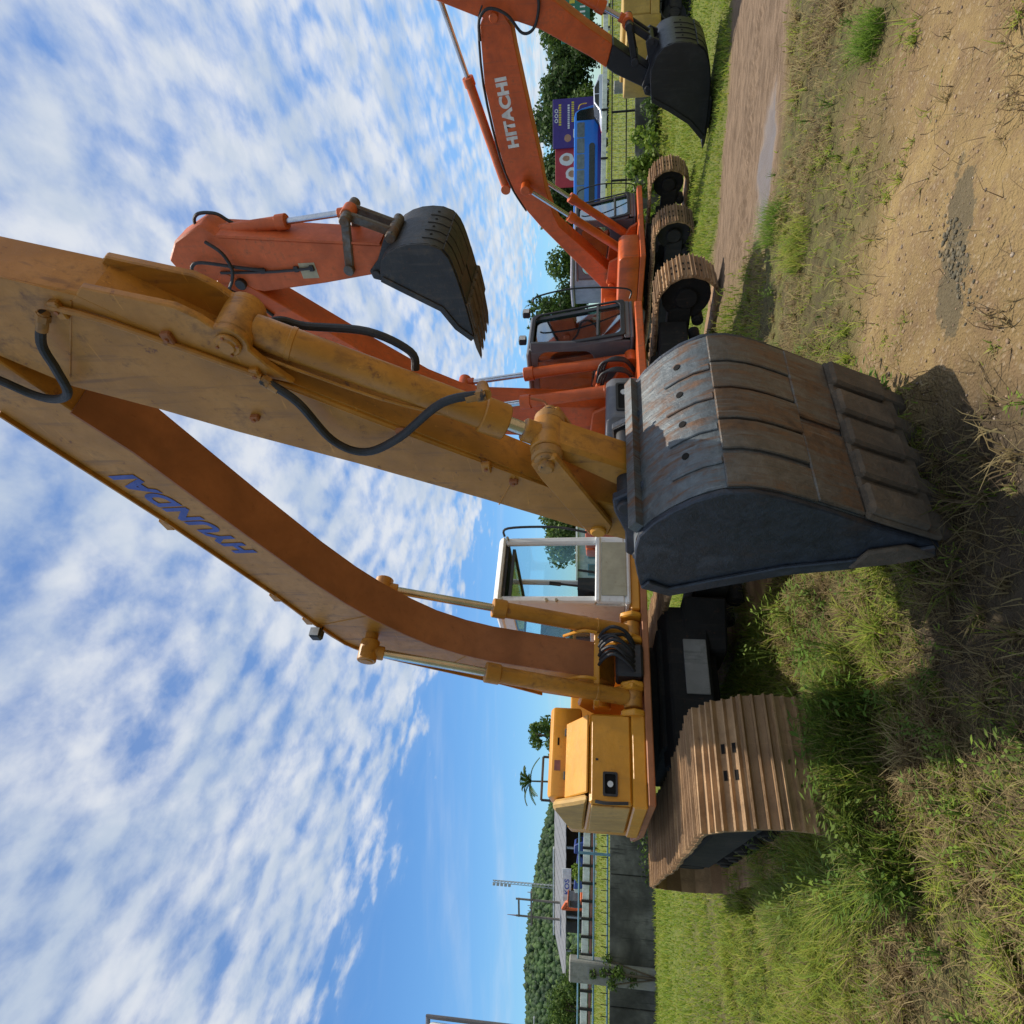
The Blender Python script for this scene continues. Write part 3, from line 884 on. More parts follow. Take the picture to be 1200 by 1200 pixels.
# ------------------------------------------------------------------ the yellow excavator
def yellow_excavator():
    root = thing('excavator', 'yellow crawler excavator with open white cab, its scraped bucket resting in front', 'excavator', (-1.976, 6.258, 0.0), heading(35), 'excavators parked in the yard')
    undercarriage(root, 1.83, 0.435, 0.65, 1.38, 55, SHOE_BIG, 1.06, ac=0.22, plain_me=SHOE_PLAIN)
    # front cross beam between the crawlers
    MB().prism([(0.62, 0.50), (0.93, 0.50), (0.93, 0.86), (0.62, 0.92)], -0.70, 0.70).build('cross_beam', 'frame', root, bevel=0.02)
    tag(MB().box(0.932, 0.95, -0.13, 0.37, 0.53, 0.73).build('cover_plate', 'concretelt', root, bevel=0.006), 'pale grey cover plate on the cross beam')
    # deck
    dk = MB().plan([(1.30, -1.10), (1.30, 1.20), (-1.5, 1.20), (-2.1, 0.75), (-2.1, -0.6), (-1.5, -0.98), (-0.1, -1.12)], 1.06, 1.115)
    dk.build('deck', 'under', root, bevel=0.008)
    sk = MB().plan([(1.285, -1.12), (1.285, -0.42), (-0.10, -0.42), (-0.10, -1.13)], 1.117, 1.225)
    sk.plan([(1.25, 0.50), (1.25, 1.20), (-0.6, 1.20), (-0.6, 0.50)], 1.117, 1.20)
    sk.build('skirt', 'yelbody', root, bevel=0.012)
    # boom bracket on the deck
    br = MB()
    for b in (-0.24, 0.19):
        br.prism([(0.35, 1.117), (1.28, 1.117), (1.36, 1.22), (1.20, 1.35), (1.08, 1.62), (0.80, 1.66), (0.40, 1.40)], b, b + 0.05)
    br.build('boom_bracket', 'yelbody', root, bevel=0.015)
    for s in (-1, 1):
        ft = MB()
        for q in (0.17, 0.40):
            lo, hi = sorted((s * q, s * (q + 0.05)))
            ft.prism([(1.0, 1.117), (1.30, 1.117), (1.34, 1.20), (1.28, 1.30), (1.14, 1.30)], lo, hi)
        ft.build('ram_foot', 'yelbody', root, bevel=0.012)
    # right-hand tank box: front panel, chalky side panel, sloping lid
    bx = MB().prism([(-0.10, 1.227), (1.27, 1.227), (1.27, 1.545), (-0.10, 1.60)], -1.10, -0.44)
    box = bx.build('tank_box', 'yelbody', root, bevel=0.015)
    tag(MB().prism([(0.04, 1.245), (1.22, 1.245), (1.22, 1.53), (0.04, 1.56)], -1.118, -1.1005).build('side_panel', 'yelpale', box, bevel=0.006), 'chalky faded side panel')
    MB().box(1.2705, 1.281, -1.085, -0.455, 1.24, 1.53).build('front_panel', 'yelbody', box, bevel=0.005)
    MB().tube([(1.29, -1.09, 1.50), (1.30, -1.10, 1.42), (1.29, -1.09, 1.26)], 0.012).build('panel_edge', 'black', box)
    lm = MB().ring(rrect(-1.05, -0.88, 1.335, 1.445, 0.012, 3), rrect(-1.035, -0.895, 1.35, 1.43, 0.008, 3), 1.2815, 1.30)
    lm.v = [(y, x, z) for x, y, z in lm.v]
    lp = lm.build('headlamp', 'black', box)
    MB().box(1.2815, 1.285, -1.035, -0.895, 1.35, 1.43).build('lamp_recess', 'hole', lp)
    MB().cyl((1.283, -0.965, 1.39), (1.296, -0.965, 1.39), 0.022, seg=18).build('lens', 'lampglass', lp)
    MB().box(1.2815, 1.287, -0.80, -0.785, 1.48, 1.50).build('latch', 'black', box)
    # the lid and the hood behind it
    MB().prism([(1.26, 1.549), (1.28, 1.565), (0.975, 1.745), (0.955, 1.73)], -1.03, -0.45).build('sloping_lid', 'yelbody', root, bevel=0.008)
    MB().prism([(0.70, 1.603), (1.22, 1.565), (0.94, 1.715), (0.70, 1.715)], -1.015, -0.46).build('tank_top', 'yelbody', root)
    hood = MB()
    hood.prism([(0.95, 1.62), (0.95, 1.86), (0.88, 1.885), (0.0, 1.80), (-0.6, 1.76), (-0.6, 1.60)], -1.02, -0.30)
    hd = hood.build('hood', 'yelbody', root, bevel=0.025, seg=2)
    sd = MB().prism([(-0.12, 1.603), (0.40, 1.592), (1.265, 1.560), (1.10, 1.68), (0.93, 1.83), (0.80, 1.84), (0.0, 1.76), (-0.10, 1.72)], -1.095, -1.0325)
    sd.build('hood_side', 'yelpale', hd, bevel=0.02)
    MB().box(0.30, 0.93, -0.98, -0.45, 1.602, 1.66).build('valve_bay', 'black', hd)
    MB().box(0.9505, 0.956, -0.62, -0.56, 1.80, 1.815).build('slot', 'hole', hd)
    MB().box(0.9505, 0.954, -0.82, -0.74, 1.785, 1.835).build('sticker', 'sticker', hd)
    for b in (-0.52, -0.86):
        MB().cyl((0.97, b - 0.03, 1.745), (0.97, b + 0.03, 1.745), 0.012, seg=8).build('hinge', 'black', hd)
    eng = MB().plan([(-0.6, -1.02), (-0.6, 1.12), (-1.5, 1.12), (-1.5, -0.93)], 1.117, 1.78)
    eng.build('engine_cover', 'yelbody', root, bevel=0.03, seg=2)
    MB().plan([(-1.51, -0.90), (-1.51, 1.0), (-2.0, 0.85), (-2.25, 0.4), (-2.25, -0.4), (-2.0, -0.74)], 1.02, 1.72).build('counterweight', 'yelbody', root, bevel=0.05, seg=2)
    rl = MB()
    for q in (-0.85, -0.45):
        rl.tube([(-0.2, q, 1.79), (-0.2, q, 2.02)], 0.012)
    rl.tube([(-0.2, -0.85, 2.02), (-0.2, -0.45, 2.02)], 0.012).tube([(-0.2, -0.85, 1.92), (-0.2, -0.45, 1.92)], 0.01)
    rl.build('handrail', 'black', root)
    # cab
    cb = cab(root, -0.42, 1.30, 0.53, 1.23, 1.20, 2.45, 1.50, 'white', post=0.07, lean=0.05, front_glass=False, stowed=True, glassmat='glass', roundness=0.03)
    MB().box(1.301, 1.309, 0.60, 1.16, 1.235, 1.46).build('lower_panel', 'beige', cb, bevel=0.005)
    MB().box(1.295, 1.325, 0.535, 1.225, 1.47, 1.515).build('sill', 'white', cb, bevel=0.01)
    MB().tube([(1.24, 1.25, 2.40), (1.31, 1.30, 2.36), (1.34, 1.30, 1.9), (1.33, 1.25, 1.6)], 0.012).build('grab_rail', 'black', cb)
    for (b, z) in ((0.55, 2.36), (0.55, 1.95), (0.55, 1.86), (1.20, 2.36)):
        MB().cyl((1.26, b, z), (1.30, b, z), 0.014, seg=8).build('catch', 'beige', cb)
    # boom
    top = [(0.72, 1.38), (0.66, 1.62), (0.78, 1.98), (1.02, 2.33), (1.42, 3.06), (1.58, 3.34), (1.78, 3.50), (2.20, 3.63), (2.58, 3.72), (3.50, 3.99), (4.43, 4.31), (5.15, 4.55)]
    bot = [(5.25, 4.25), (4.43, 3.93), (4.15, 3.80), (3.45, 3.585), (2.85, 3.385), (2.52, 3.25), (2.27, 3.12), (2.02, 2.95), (1.83, 2.79), (1.66, 2.57), (1.55, 2.36), (1.40, 1.90), (1.30, 1.52), (1.08, 1.34)]
    boom = MB().prism(top + bot, -0.13, 0.13).build('boom', 'yel', root, bevel=0.006)
    # flanges standing proud of the box section: underside plate (brown paints in its shade) and top plate
    un = [p for p in bot[1:-1]]
    MB().prism(un + offset_poly(un, 0.014)[::-1], -0.15, 0.15).build('underside_plate', 'under', boom)
    tp = top[2:-1]
    MB().prism(tp + offset_poly(tp, 0.012)[::-1], -0.15, 0.15).build('top_plate', 'yel', boom)
    for pts in ([(2.30, 3.14), (2.10, 3.60)], [(1.62, 2.52), (1.28, 2.80)]):
        MB().tube([(a, -0.1305, z) for a, z in pts], 0.005, seg=6, sub=1).build('weld_bead', 'yel', boom)
    # pipe run along the boom's back, with clamps
    pr = offset_poly(top[3:-1], 0.035)
    for b in (-0.12, -0.06):
        MB().tube([(a, b, z) for a, z in pr], 0.016, sub=3).build('pipe', 'yel', boom)
    for k in (2, 4, 5, 6):
        MB().box(pr[k][0] - 0.05, pr[k][0] + 0.05, -0.15, -0.03, pr[k][1] - 0.03, pr[k][1] + 0.024).build('pipe_clamp', 'yel', boom, bevel=0.006)
    d = Vector((0.875, 0.376)).normalized()
    lettering('HYUNDAI', 'textblue', boom, (3.175, -0.13, 3.598), (d.x, 0, d.y), (-d.y, 0, d.x), 0.90, 0.15, bold=0.045, shear=0.35)
    # work lamp on the boom
    wl = MB().box(2.04, 2.13, -0.235, -0.155, 3.57, 3.66)
    w0 = wl.build('work_lamp', 'black', boom, bevel=0.014)
    MB().box(2.131, 2.136, -0.225, -0.165, 3.58, 3.65).build('lens', 'lampglass', w0)
    MB().tube([(2.06, -0.13, 3.60), (2.07, -0.17, 3.60)], 0.016).build('bracket', 'black', w0)
    # boom rams
    for s in (-1, 1):
        cylinder(root, 'boom_ram', (1.22, s * 0.29, 1.20), (1.97, s * 0.27, 3.22), 0.066, 'yel', 0.57)
    pin(boom, 1.97, 3.22, -0.36, 0.36, 0.05, 'yel', 'ram_pin')
    pin(boom, 0.93, 1.45, -0.30, 0.30, 0.075, 'yelbody', 'foot_pin')
    # grease lines and hoses at the foot
    for s in (-1, 1):
        MB().tube([(1.30, s * 0.20, 1.78), (1.42, s * 0.20, 1.62), (1.40, s * 0.20, 1.50)], 0.014).build('pipe', 'yelbody', boom)
    MB().box(1.20, 1.34, -0.36, 0.36, 1.47, 1.52).build('pipe_bridge', 'yelbody', root, bevel=0.008)
    hz = MB()
    for k in range(7):
        b = -0.06 + k * 0.04; e = random.uniform(-0.06, 0.04)
        hz.tube([(1.33, b, 1.48 - 0.01 * (k % 2)), (1.40 + e * 0.4, b + 0.03, 1.44), (1.44 + e, b + random.uniform(0, .06), 1.36), (1.41 + e, b + random.uniform(-.02, .05), 1.26), (1.33, b - 0.04, 1.19), (1.20, b - 0.06, 1.18)], 0.014)
    hz.build('hose_bundle', 'rubber', root)
    MB().box(1.10, 1.34, -0.14, 0.14, 1.117, 1.34).build('swivel_block', 'black', root, bevel=0.02)
    # arm
    AW = 0.115
    ab = [(3.30, 1.23), (3.42, 1.52), (3.72, 2.085), (4.01, 2.67), (4.25, 3.19), (4.406, 3.495), (4.56, 3.83), (4.743, 4.04), (4.92, 4.40), (5.20, 4.85), (5.55, 5.10), (5.75, 5.05)]
    af = [(5.62, 4.75), (5.36, 4.35), (5.15, 3.83), (5.03, 3.45), (4.64, 2.97), (4.22, 2.34), (3.80, 1.70), (3.60, 1.24), (3.48, 1.13), (3.36, 1.13)]
    arm = MB().prism(ab + af, -AW, AW).build('arm', 'yel', root, bevel=0.007)
    MB().prism([(5.02, 3.42), (4.65, 2.965), (4.23, 2.335), (3.84, 1.745), (3.825, 1.755), (4.215, 2.345), (4.635, 2.975), (5.0, 3.43)], -AW + 0.018, AW - 0.018).build('front_plate', 'yel', arm)
    for s in (-1, 1):
        lo, hi = sorted((s * (AW - 0.034), s * (AW + 0.003)))
        brk = [(5.0, 3.50), (5.055, 3.42), (4.955, 3.10), (4.90, 3.03)] + [(4.775 + 0.078 * math.cos(R(t)), 2.965 + 0.078 * math.sin(R(t))) for t in range(20, -130, -20)] + [(4.66, 2.86), (4.55, 2.78), (4.60, 2.93), (4.90, 3.38)]
        MB().prism(brk, lo, hi).build('ram_bracket', 'yel', arm, bevel=0.006)
    pin(arm, 4.775, 2.965, -AW - 0.03, AW + 0.03, 0.036, 'yel', 'ram_pin')
    for s in (-1, 1):
        lo, hi = sorted((s * (AW + 0.002), s * (AW + 0.022)))
        MB().cyl((4.775, lo, 2.965), (4.775, hi, 2.965), 0.052, seg=20).build('pin_boss', 'yel', arm, bevel=0.006)
        for t in range(0, 360, 90):
            MB().cyl((4.775 + 0.042 * math.cos(R(t)), hi if s > 0 else lo - 0.008, 2.965 + 0.042 * math.sin(R(t))), (4.775 + 0.042 * math.cos(R(t)), hi + 0.008 if s > 0 else lo, 2.965 + 0.042 * math.sin(R(t))), 0.006, seg=6).build('bolt', 'under', arm)
    # steel pipe, clips and bosses on the arm's side
    B0 = -AW
    MB().tube([(4.99, B0 - 0.018, 3.60), (4.91, B0 - 0.018, 3.40), (4.61, B0 - 0.018, 2.90)], 0.014, sub=3).build('pipe', 'yel', arm)
    for (a, z, sx) in ((4.97, 3.57, 0.04), (4.82, 3.20, 0.028), (4.62, 2.92, 0.032), (4.25, 2.39, 0.022), (4.0, 2.03, 0.034), (3.885, 1.91, 0.014), (4.36, 3.05, 0.014)):
        MB().box(a - sx, a + sx, B0 - 0.026, B0 + 0.004, z - 0.022, z + 0.022).build('clip', 'under' if sx < 0.03 else 'yel', arm, bevel=0.006)
        MB().cyl((a, B0 - 0.036, z), (a, B0 - 0.026, z), 0.009, seg=6).build('bolt', 'under', arm)
    MB().tube([(4.609, B0 - 0.03, 2.894), (4.503, B0 - 0.06, 2.772), (4.275, B0 - 0.075, 2.693), (4.191, B0 - 0.075, 2.564), (4.27, B0 - 0.06, 2.383), (4.452, B0 - 0.03, 2.152), (4.472, B0 - 0.005, 1.965)], 0.019, seg=10).build('hose', 'rubber', arm)
    MB().tube([(4.974, B0 - 0.03, 3.622), (4.863, B0 - 0.07, 3.702), (4.739, B0 - 0.08, 3.731), (4.606, B0 - 0.08, 3.778), (4.557, B0 - 0.07, 3.876), (4.575, B0 - 0.06, 3.981), (4.669, B0 - 0.06, 4.079), (4.80, B0 - 0.04, 4.28)], 0.019, seg=10).build('hose', 'rubber', arm)
    MB().tube([(4.66, 0.07, 3.0), (4.69, 0.13, 2.88), (4.64, 0.15, 2.77), (4.60, 0.15, 2.50), (4.50, 0.13, 2.33), (4.42, 0.10, 2.32)], 0.019, seg=10).build('hose', 'rubber', arm)
    for (p, q) in (((4.974, B0 - 0.03, 3.622), (4.91, B0 - 0.055, 3.67)), ((4.609, B0 - 0.03, 2.894), (4.56, B0 - 0.046, 2.835)), ((4.472, B0 - 0.005, 1.965), (4.466, B0 - 0.018, 2.05)), ((4.66, 0.07, 3.0), (4.682, 0.11, 2.93))):
        v0 = Vector(p); v1 = Vector(q)
        MB().cyl(v0, v1, 0.022, seg=12).cyl(v0.lerp(v1, 0.1), v0.lerp(v1, 0.45), 0.027, seg=6).build('hose_fitting', 'yelchip', arm)
    # weld beads where plates meet
    for pts in ([(5.0, 3.50), (4.62, 3.80)], [(3.92, 1.90), (3.68, 2.01)], [(5.15, 3.81), (5.02, 3.46), (4.63, 2.985), (4.21, 2.35), (3.82, 1.73)]):
        MB().tube([(a, B0 - 0.0005, z) for a, z in pts], 0.004, seg=6, sub=1).build('weld_bead', 'yel', arm)
    # bucket ram
    ram = cylinder(root, 'bucket_ram', (4.775, 0, 2.965), (4.065, 0, 1.74), 0.070, 'yel', 0.84)
    MB().cyl((4.455, -0.05, 1.99), (4.472, -0.125, 1.965), 0.026, seg=12).build('port', 'yel', ram)
    MB().tube([(4.70, -0.03, 2.98), (4.67, -0.07, 2.90), (4.42, -0.075, 2.46), (4.30, -0.06, 2.20)], 0.008, seg=6, sub=3).build('grease_line', 'yel', ram)
    # link pin, side links and rocker
    lk = MB().cyl((4.06, -0.16, 1.735), (4.06, 0.16, 1.735), 0.060, seg=22).cyl((4.06, -0.195, 1.735), (4.06, 0.195, 1.735), 0.038, seg=18)
    for q in (-0.11, 0.11):
        lk.cyl((4.06, q - 0.028, 1.735), (4.06, q + 0.028, 1.735), 0.074, seg=22)
    lk.build('link_pin', 'yelchip', root, bevel=0.01)
    MB().tube([(4.06, 0.17, 1.74), (4.09, 0.21, 1.76), (4.10, 0.23, 1.83)], 0.006, seg=6).build('grease_nipple', 'under', root)
    for s in (-1, 1):
        lo, hi = sorted((s * (AW + 0.012), s * (AW + 0.05)))
        MB().prism([(4.12, 1.69), (4.06, 1.81), (3.95, 1.77), (3.46, 1.54), (3.47, 1.44), (3.56, 1.42)], lo, hi).build('side_link', 'yel', root, bevel=0.01)
    pin(root, 3.515, 1.495, -AW - 0.07, AW + 0.07, 0.042, 'yelbody', 'link_arm_pin')
    MB().prism([(4.13, 1.72), (4.01, 1.70), (3.76, 1.36), (3.82, 1.26), (3.92, 1.30)], -0.09, 0.09).build('rocker', 'yel', root, bevel=0.02)
    # bucket
    mouth = [(3.50, 1.285), (3.425, 1.14), (3.53, 0.92), (3.66, 0.64), (3.72, 0.40), (3.78, 0.25), (3.85, 0.08)]
    back = [(3.50, 1.285), (3.72, 1.325), (3.94, 1.32), (4.06, 1.255), (4.17, 1.16), (4.255, 1.04), (4.27, 0.92), (4.235, 0.79), (4.165, 0.635), (4.08, 0.46), (4.01, 0.32), (3.90, 0.08)]
    ear = [(3.34, 1.26), (3.38, 1.17), (3.48, 1.20), (3.60, 1.30), (4.02, 1.27), (3.95, 1.36), (3.90, 1.43), (3.80, 1.42), (3.62, 1.36), (3.42, 1.35)]
    bk = bucket(root, mouth, back, 0.45, ('buckback', 'buckside', 'buckrust', 'lip'), sgn=1, teeth=5, ears=(ear,), detail=True)
    pin(bk, 3.42, 1.265, -0.27, 0.27, 0.05, 'black', 'bucket_pin')
    pin(bk, 3.86, 1.36, -0.27, 0.27, 0.048, 'black', 'link_bucket_pin')
    MB().prism([(3.93, 1.325), (3.97, 1.365), (4.02, 1.335), (3.98, 1.295)], -0.45, 0.45).build('edge_bar', 'buckback', bk)
    for s in (-1, 1):
        lo, hi = sorted((s * 0.481, s * 0.508))
        MB().prism([(3.74, 0.40), (3.88, 0.36), (3.93, 0.22), (3.86, 0.08), (3.79, 0.22)], lo, hi).build('side_cutter', 'lip', bk, bevel=0.01)
    return root


yellow_excavator()


# ------------------------------------------------------------------ the two orange excavators
def orange_boom(root, top, bot, mat, hw=0.2):
    boom = MB().prism(top + bot, -hw, hw).build('boom', mat, root, bevel=0.012)
    return boom


def linkage(root, end, armpin, buckpin, mat, hw=0.21):
    """the two pairs of links between ram, arm and bucket"""
    for s in (-1, 1):
        lo, hi = sorted((s * (hw - 0.04), s * (hw + 0.01)))
        for q, nm in ((armpin, 'arm_link'), (buckpin, 'bucket_link')):
            p0 = Vector(end); p1 = Vector(q); d = (p1 - p0).normalized(); n = Vector((-d.y, d.x)) * 0.055
            if nm == 'bucket_link':
                lo2, hi2 = sorted((s * 0.07, s * 0.13)) if s > 0 else sorted((s * 0.13, s * 0.07))
            else:
                lo2, hi2 = lo, hi
            MB().prism([tuple(p0 - d * 0.05 + n), tuple(p0 - d * 0.05 - n), tuple(p1 + d * 0.05 - n), tuple(p1 + d * 0.05 + n)], lo2, hi2).build(nm, mat, root, bevel=0.015)
    for q in (end, armpin, buckpin):
        MB().cyl((q[0], -hw - 0.05, q[1]), (q[0], hw + 0.05, q[1]), 0.065, seg=16).build('link_pin', mat, root, bevel=0.01)


def orange_upper(root, mat, deckw=1.25, front=1.2, cabspec=None, boxa=(0.2, 1.2), tank='cabgrey'):
    d0 = 0.97
    MB().plan([(front, -deckw), (front, deckw), (-1.6, deckw), (-2.2, 0.8), (-2.2, -0.8), (-1.6, -deckw)], d0, d0 + 0.11).build('deck', mat, root, bevel=0.015)
    br = MB()
    for b in (-0.30, 0.24):
        br.prism([(-0.35, d0 + 0.112), (0.95, d0 + 0.112), (0.85, 1.25), (0.55, 1.40), (0.40, 1.68), (-0.15, 1.74), (-0.35, 1.45)], b, b + 0.06)
    br.build('boom_bracket', mat, root, bevel=0.02)
    MB().prism([(boxa[0] - 0.4, d0 + 0.112), (boxa[1] - 0.03, d0 + 0.112), (boxa[1] - 0.03, 1.42), (boxa[1] - 0.10, 1.50), (boxa[0] - 0.4, 1.50)], -deckw + 0.02, -0.48).build('tool_box', tank, root, bevel=0.04, seg=2)
    MB().box(-1.55, boxa[0] - 0.42, -deckw + 0.02, -0.42, d0 + 0.112, 1.78).build('tank', mat, root, bevel=0.03, seg=2)
    MB().box(-1.55, -0.75, -0.41, deckw - 0.02, d0 + 0.112, 1.84).build('engine_cover', mat, root, bevel=0.03, seg=2)
    MB().plan([(-1.56, -deckw), (-1.56, deckw), (-2.1, deckw * 0.8), (-2.4, 0.4), (-2.4, -0.4), (-2.1, -deckw * 0.8)], d0 - 0.05, 1.78).build('counterweight', mat, root, bevel=0.05, seg=2)
    c = cabspec
    cb = cab(root, c[0], c[1], c[2], c[3], d0 + 0.13, c[4], c[5], 'cabgrey', post=0.075, lean=0.22, front_glass=True, sidewin='round', glassmat='glassdark', roundness=0.06)
    # guard rail bent round the front of the cab, and lamps on the roof
    MB().tube([(c[1] + 0.02, c[3] + 0.02, c[4] - 0.05), (c[1] + 0.10, c[3] + 0.06, c[4] - 0.15), (c[1] + 0.20, c[3] + 0.06, (c[4] + c[5]) / 2), (c[1] + 0.16, c[3] + 0.06, c[5] - 0.05), (c[1] + 0.02, c[3] + 0.02, c[5] - 0.10)], 0.013).build('grab_rail', 'blacksat', cb)
    for b in (c[2] + 0.12, c[3] - 0.10):
        l = MB().box(c[1] - 0.15, c[1] - 0.05, b - 0.06, b + 0.06, c[4] - 0.012, c[4] + 0.10).build('roof_lamp', 'blacksat', cb, bevel=0.015)
        MB().box(c[1] - 0.0495, c[1] - 0.045, b - 0.05, b + 0.05, c[4] + 0.0, c[4] + 0.09).build('lens', 'lampglass', l)
    return cb


HOSE_A = [(3.13, -0.24, 6.29), (3.0, -0.28, 6.12), (2.80, -0.29, 6.08), (2.64, -0.28, 6.16), (2.49, -0.26, 6.26), (2.36, -0.23, 6.08), (2.1, -0.225, 5.85)]
HOSE_B = [(2.72, -0.215, 5.7), (2.80, -0.25, 6.03), (2.89, -0.27, 6.44), (2.86, -0.28, 6.58), (2.74, -0.28, 6.62), (2.61, -0.27, 6.48), (2.49, -0.25, 6.26), (2.30, -0.225, 6.0)]
HOSE_C = [(3.10, 0.0, 6.42), (3.24, 0.05, 6.50), (3.34, 0.05, 6.40), (3.33, 0.05, 6.18), (3.24, 0.05, 6.06), (3.14, 0.05, 5.92)]


def orange_raised():
    root = thing('excavator', 'orange excavator facing the yard with its boom raised high and black bucket hanging', 'excavator', (1.39, 9.35, float(gz(1.39, 9.35)) - 0.06), heading(40), 'excavators parked in the yard')
    undercarriage(root, 1.36, 0.44, 0.85, 1.45, 46, SHOE_MID, 0.97, zl=-0.07)
    orange_upper(root, 'ora', cabspec=(-0.62, 1.12, 0.50, 1.42, 2.66, 1.24), deckw=1.28)
    # tank box lamp and mirror
    bl = MB().ring(rrect(-1.15, -0.62, 1.16, 1.38, 0.03, 3), rrect(-1.12, -0.65, 1.19, 1.35, 0.02, 3), 1.172, 1.19)
    bl.v = [(y, x, z) for x, y, z in bl.v]
    lp = bl.build('headlamp', 'blacksat', root)
    MB().box(1.1725, 1.176, -1.12, -0.65, 1.19, 1.35).build('lamp_recess', 'hole', lp)
    MB().cyl((1.176, -0.80, 1.27), (1.188, -0.80, 1.27), 0.05, seg=16).build('lens', 'lampglass', lp)
    top = [(-0.12, 1.40), (-0.14, 2.4), (-0.06, 3.35), (0.12, 3.95), (0.45, 4.55), (1.15, 5.35), (2.05, 6.28), (2.45, 6.55)]
    bot = [(2.75, 6.30), (2.22, 5.66), (1.50, 4.83), (0.88, 4.08), (0.62, 3.62), (0.53, 3.30), (0.47, 2.42), (0.42, 1.62), (0.30, 1.36)]
    boom = orange_boom(root, top, bot, 'ora', 0.2)
    d = Vector((0.66, 0.75)).normalized()
    lettering('HITACHI', 'textwhite', boom, (1.02, -0.2, 4.72), (d.x, 0, d.y), (-d.y, 0, d.x), 1.28, 0.20, bold=0.05)
    for s in (-1, 1):
        cylinder(root, 'boom_ram', (0.86, s * 0.32, 1.14), (0.50, s * 0.32, 3.62), 0.085, 'ora', 0.62)
        hs = MB()
        for k in range(3):
            hs.tube([(0.62, s * 0.12 + k * 0.03, 1.62 - 0.03 * k), (0.95, s * 0.12 + k * 0.03, 1.55 - 0.04 * k), (0.98, s * 0.12 + k * 0.03, 1.25), (0.80, s * 0.12 + k * 0.03, 1.10)], 0.02)
        hs.build('hose_bundle', 'rubber', root)
        MB().tube([(0.56, s * 0.14, 1.66), (0.80, s * 0.14, 1.60)], 0.03).build('pipe', 'ora', root)
    pin(boom, 0.50, 3.62, -0.42, 0.42, 0.06, 'ora', 'ram_pin')
    ab = [(2.60, 4.22), (2.50, 5.0), (2.42, 5.86), (2.52, 6.25), (2.66, 6.62), (2.79, 6.88), (2.90, 6.92)]
    af = [(3.13, 6.72), (3.31, 6.30), (3.24, 6.20), (3.16, 6.12), (3.05, 5.1), (2.95, 4.14), (2.75, 4.10)]
    arm = MB().prism(ab + af, -0.19, 0.19).build('arm', 'orafade', root, bevel=0.02)
    MB().prism([(3.19, 6.14), (3.08, 5.1), (2.98, 4.16), (2.955, 4.16), (3.05, 5.1), (3.16, 6.14)], -0.21, 0.21).build('front_plate', 'orafade', arm)
    MB().tube([(2.72, -0.215, 6.30), (2.70, -0.215, 5.6), (2.72, -0.215, 5.1)], 0.018, sub=2).build('pipe', 'black', arm)
    for z in (5.75, 5.3, 5.1):
        MB().box(2.68, 2.75, -0.225, -0.188, z - 0.03, z + 0.03).build('clip', 'black', arm, bevel=0.006)
    MB().box(2.58, 2.78, -0.1935, -0.190, 5.05, 5.26).build('sticker', 'beige', arm)
    for pts in (HOSE_A, HOSE_B, HOSE_C):
        MB().tube(pts, 0.021, sub=5).build('hose', 'rubber', arm)
    pin(arm, 2.56, 6.10, -0.25, 0.25, 0.07, 'black', 'boom_pin')
    cylinder(root, 'bucket_ram', (3.12, 0, 6.42), (3.27, 0, 4.50), 0.075, 'orafade', 0.58)
    linkage(root, (3.27, 4.49), (2.68, 4.62), (3.05, 4.00), 'buckrust')
    mouth = [(2.66, 4.16), (2.52, 3.95), (2.24, 3.52), (1.98, 3.38), (1.80, 3.20)]
    back = [(2.66, 4.16), (2.90, 4.10), (3.03, 3.92), (3.08, 3.70), (3.05, 3.45), (2.90, 3.30), (2.40, 3.21), (1.86, 3.16)]
    bk = bucket(root, mouth, back, 0.46, ('buckdark', 'buckdark', 'buckdark', 'lip'), sgn=1, teeth=5, detail=True, ears=([(2.56, 4.34), (2.52, 4.22), (2.66, 4.10), (3.0, 3.95), (3.12, 3.97), (3.05, 4.08), (2.80, 4.22), (2.66, 4.36)],), tooth_len=0.40)
    pin(bk, 2.62, 4.28, -0.28, 0.28, 0.055, 'black', 'bucket_pin')


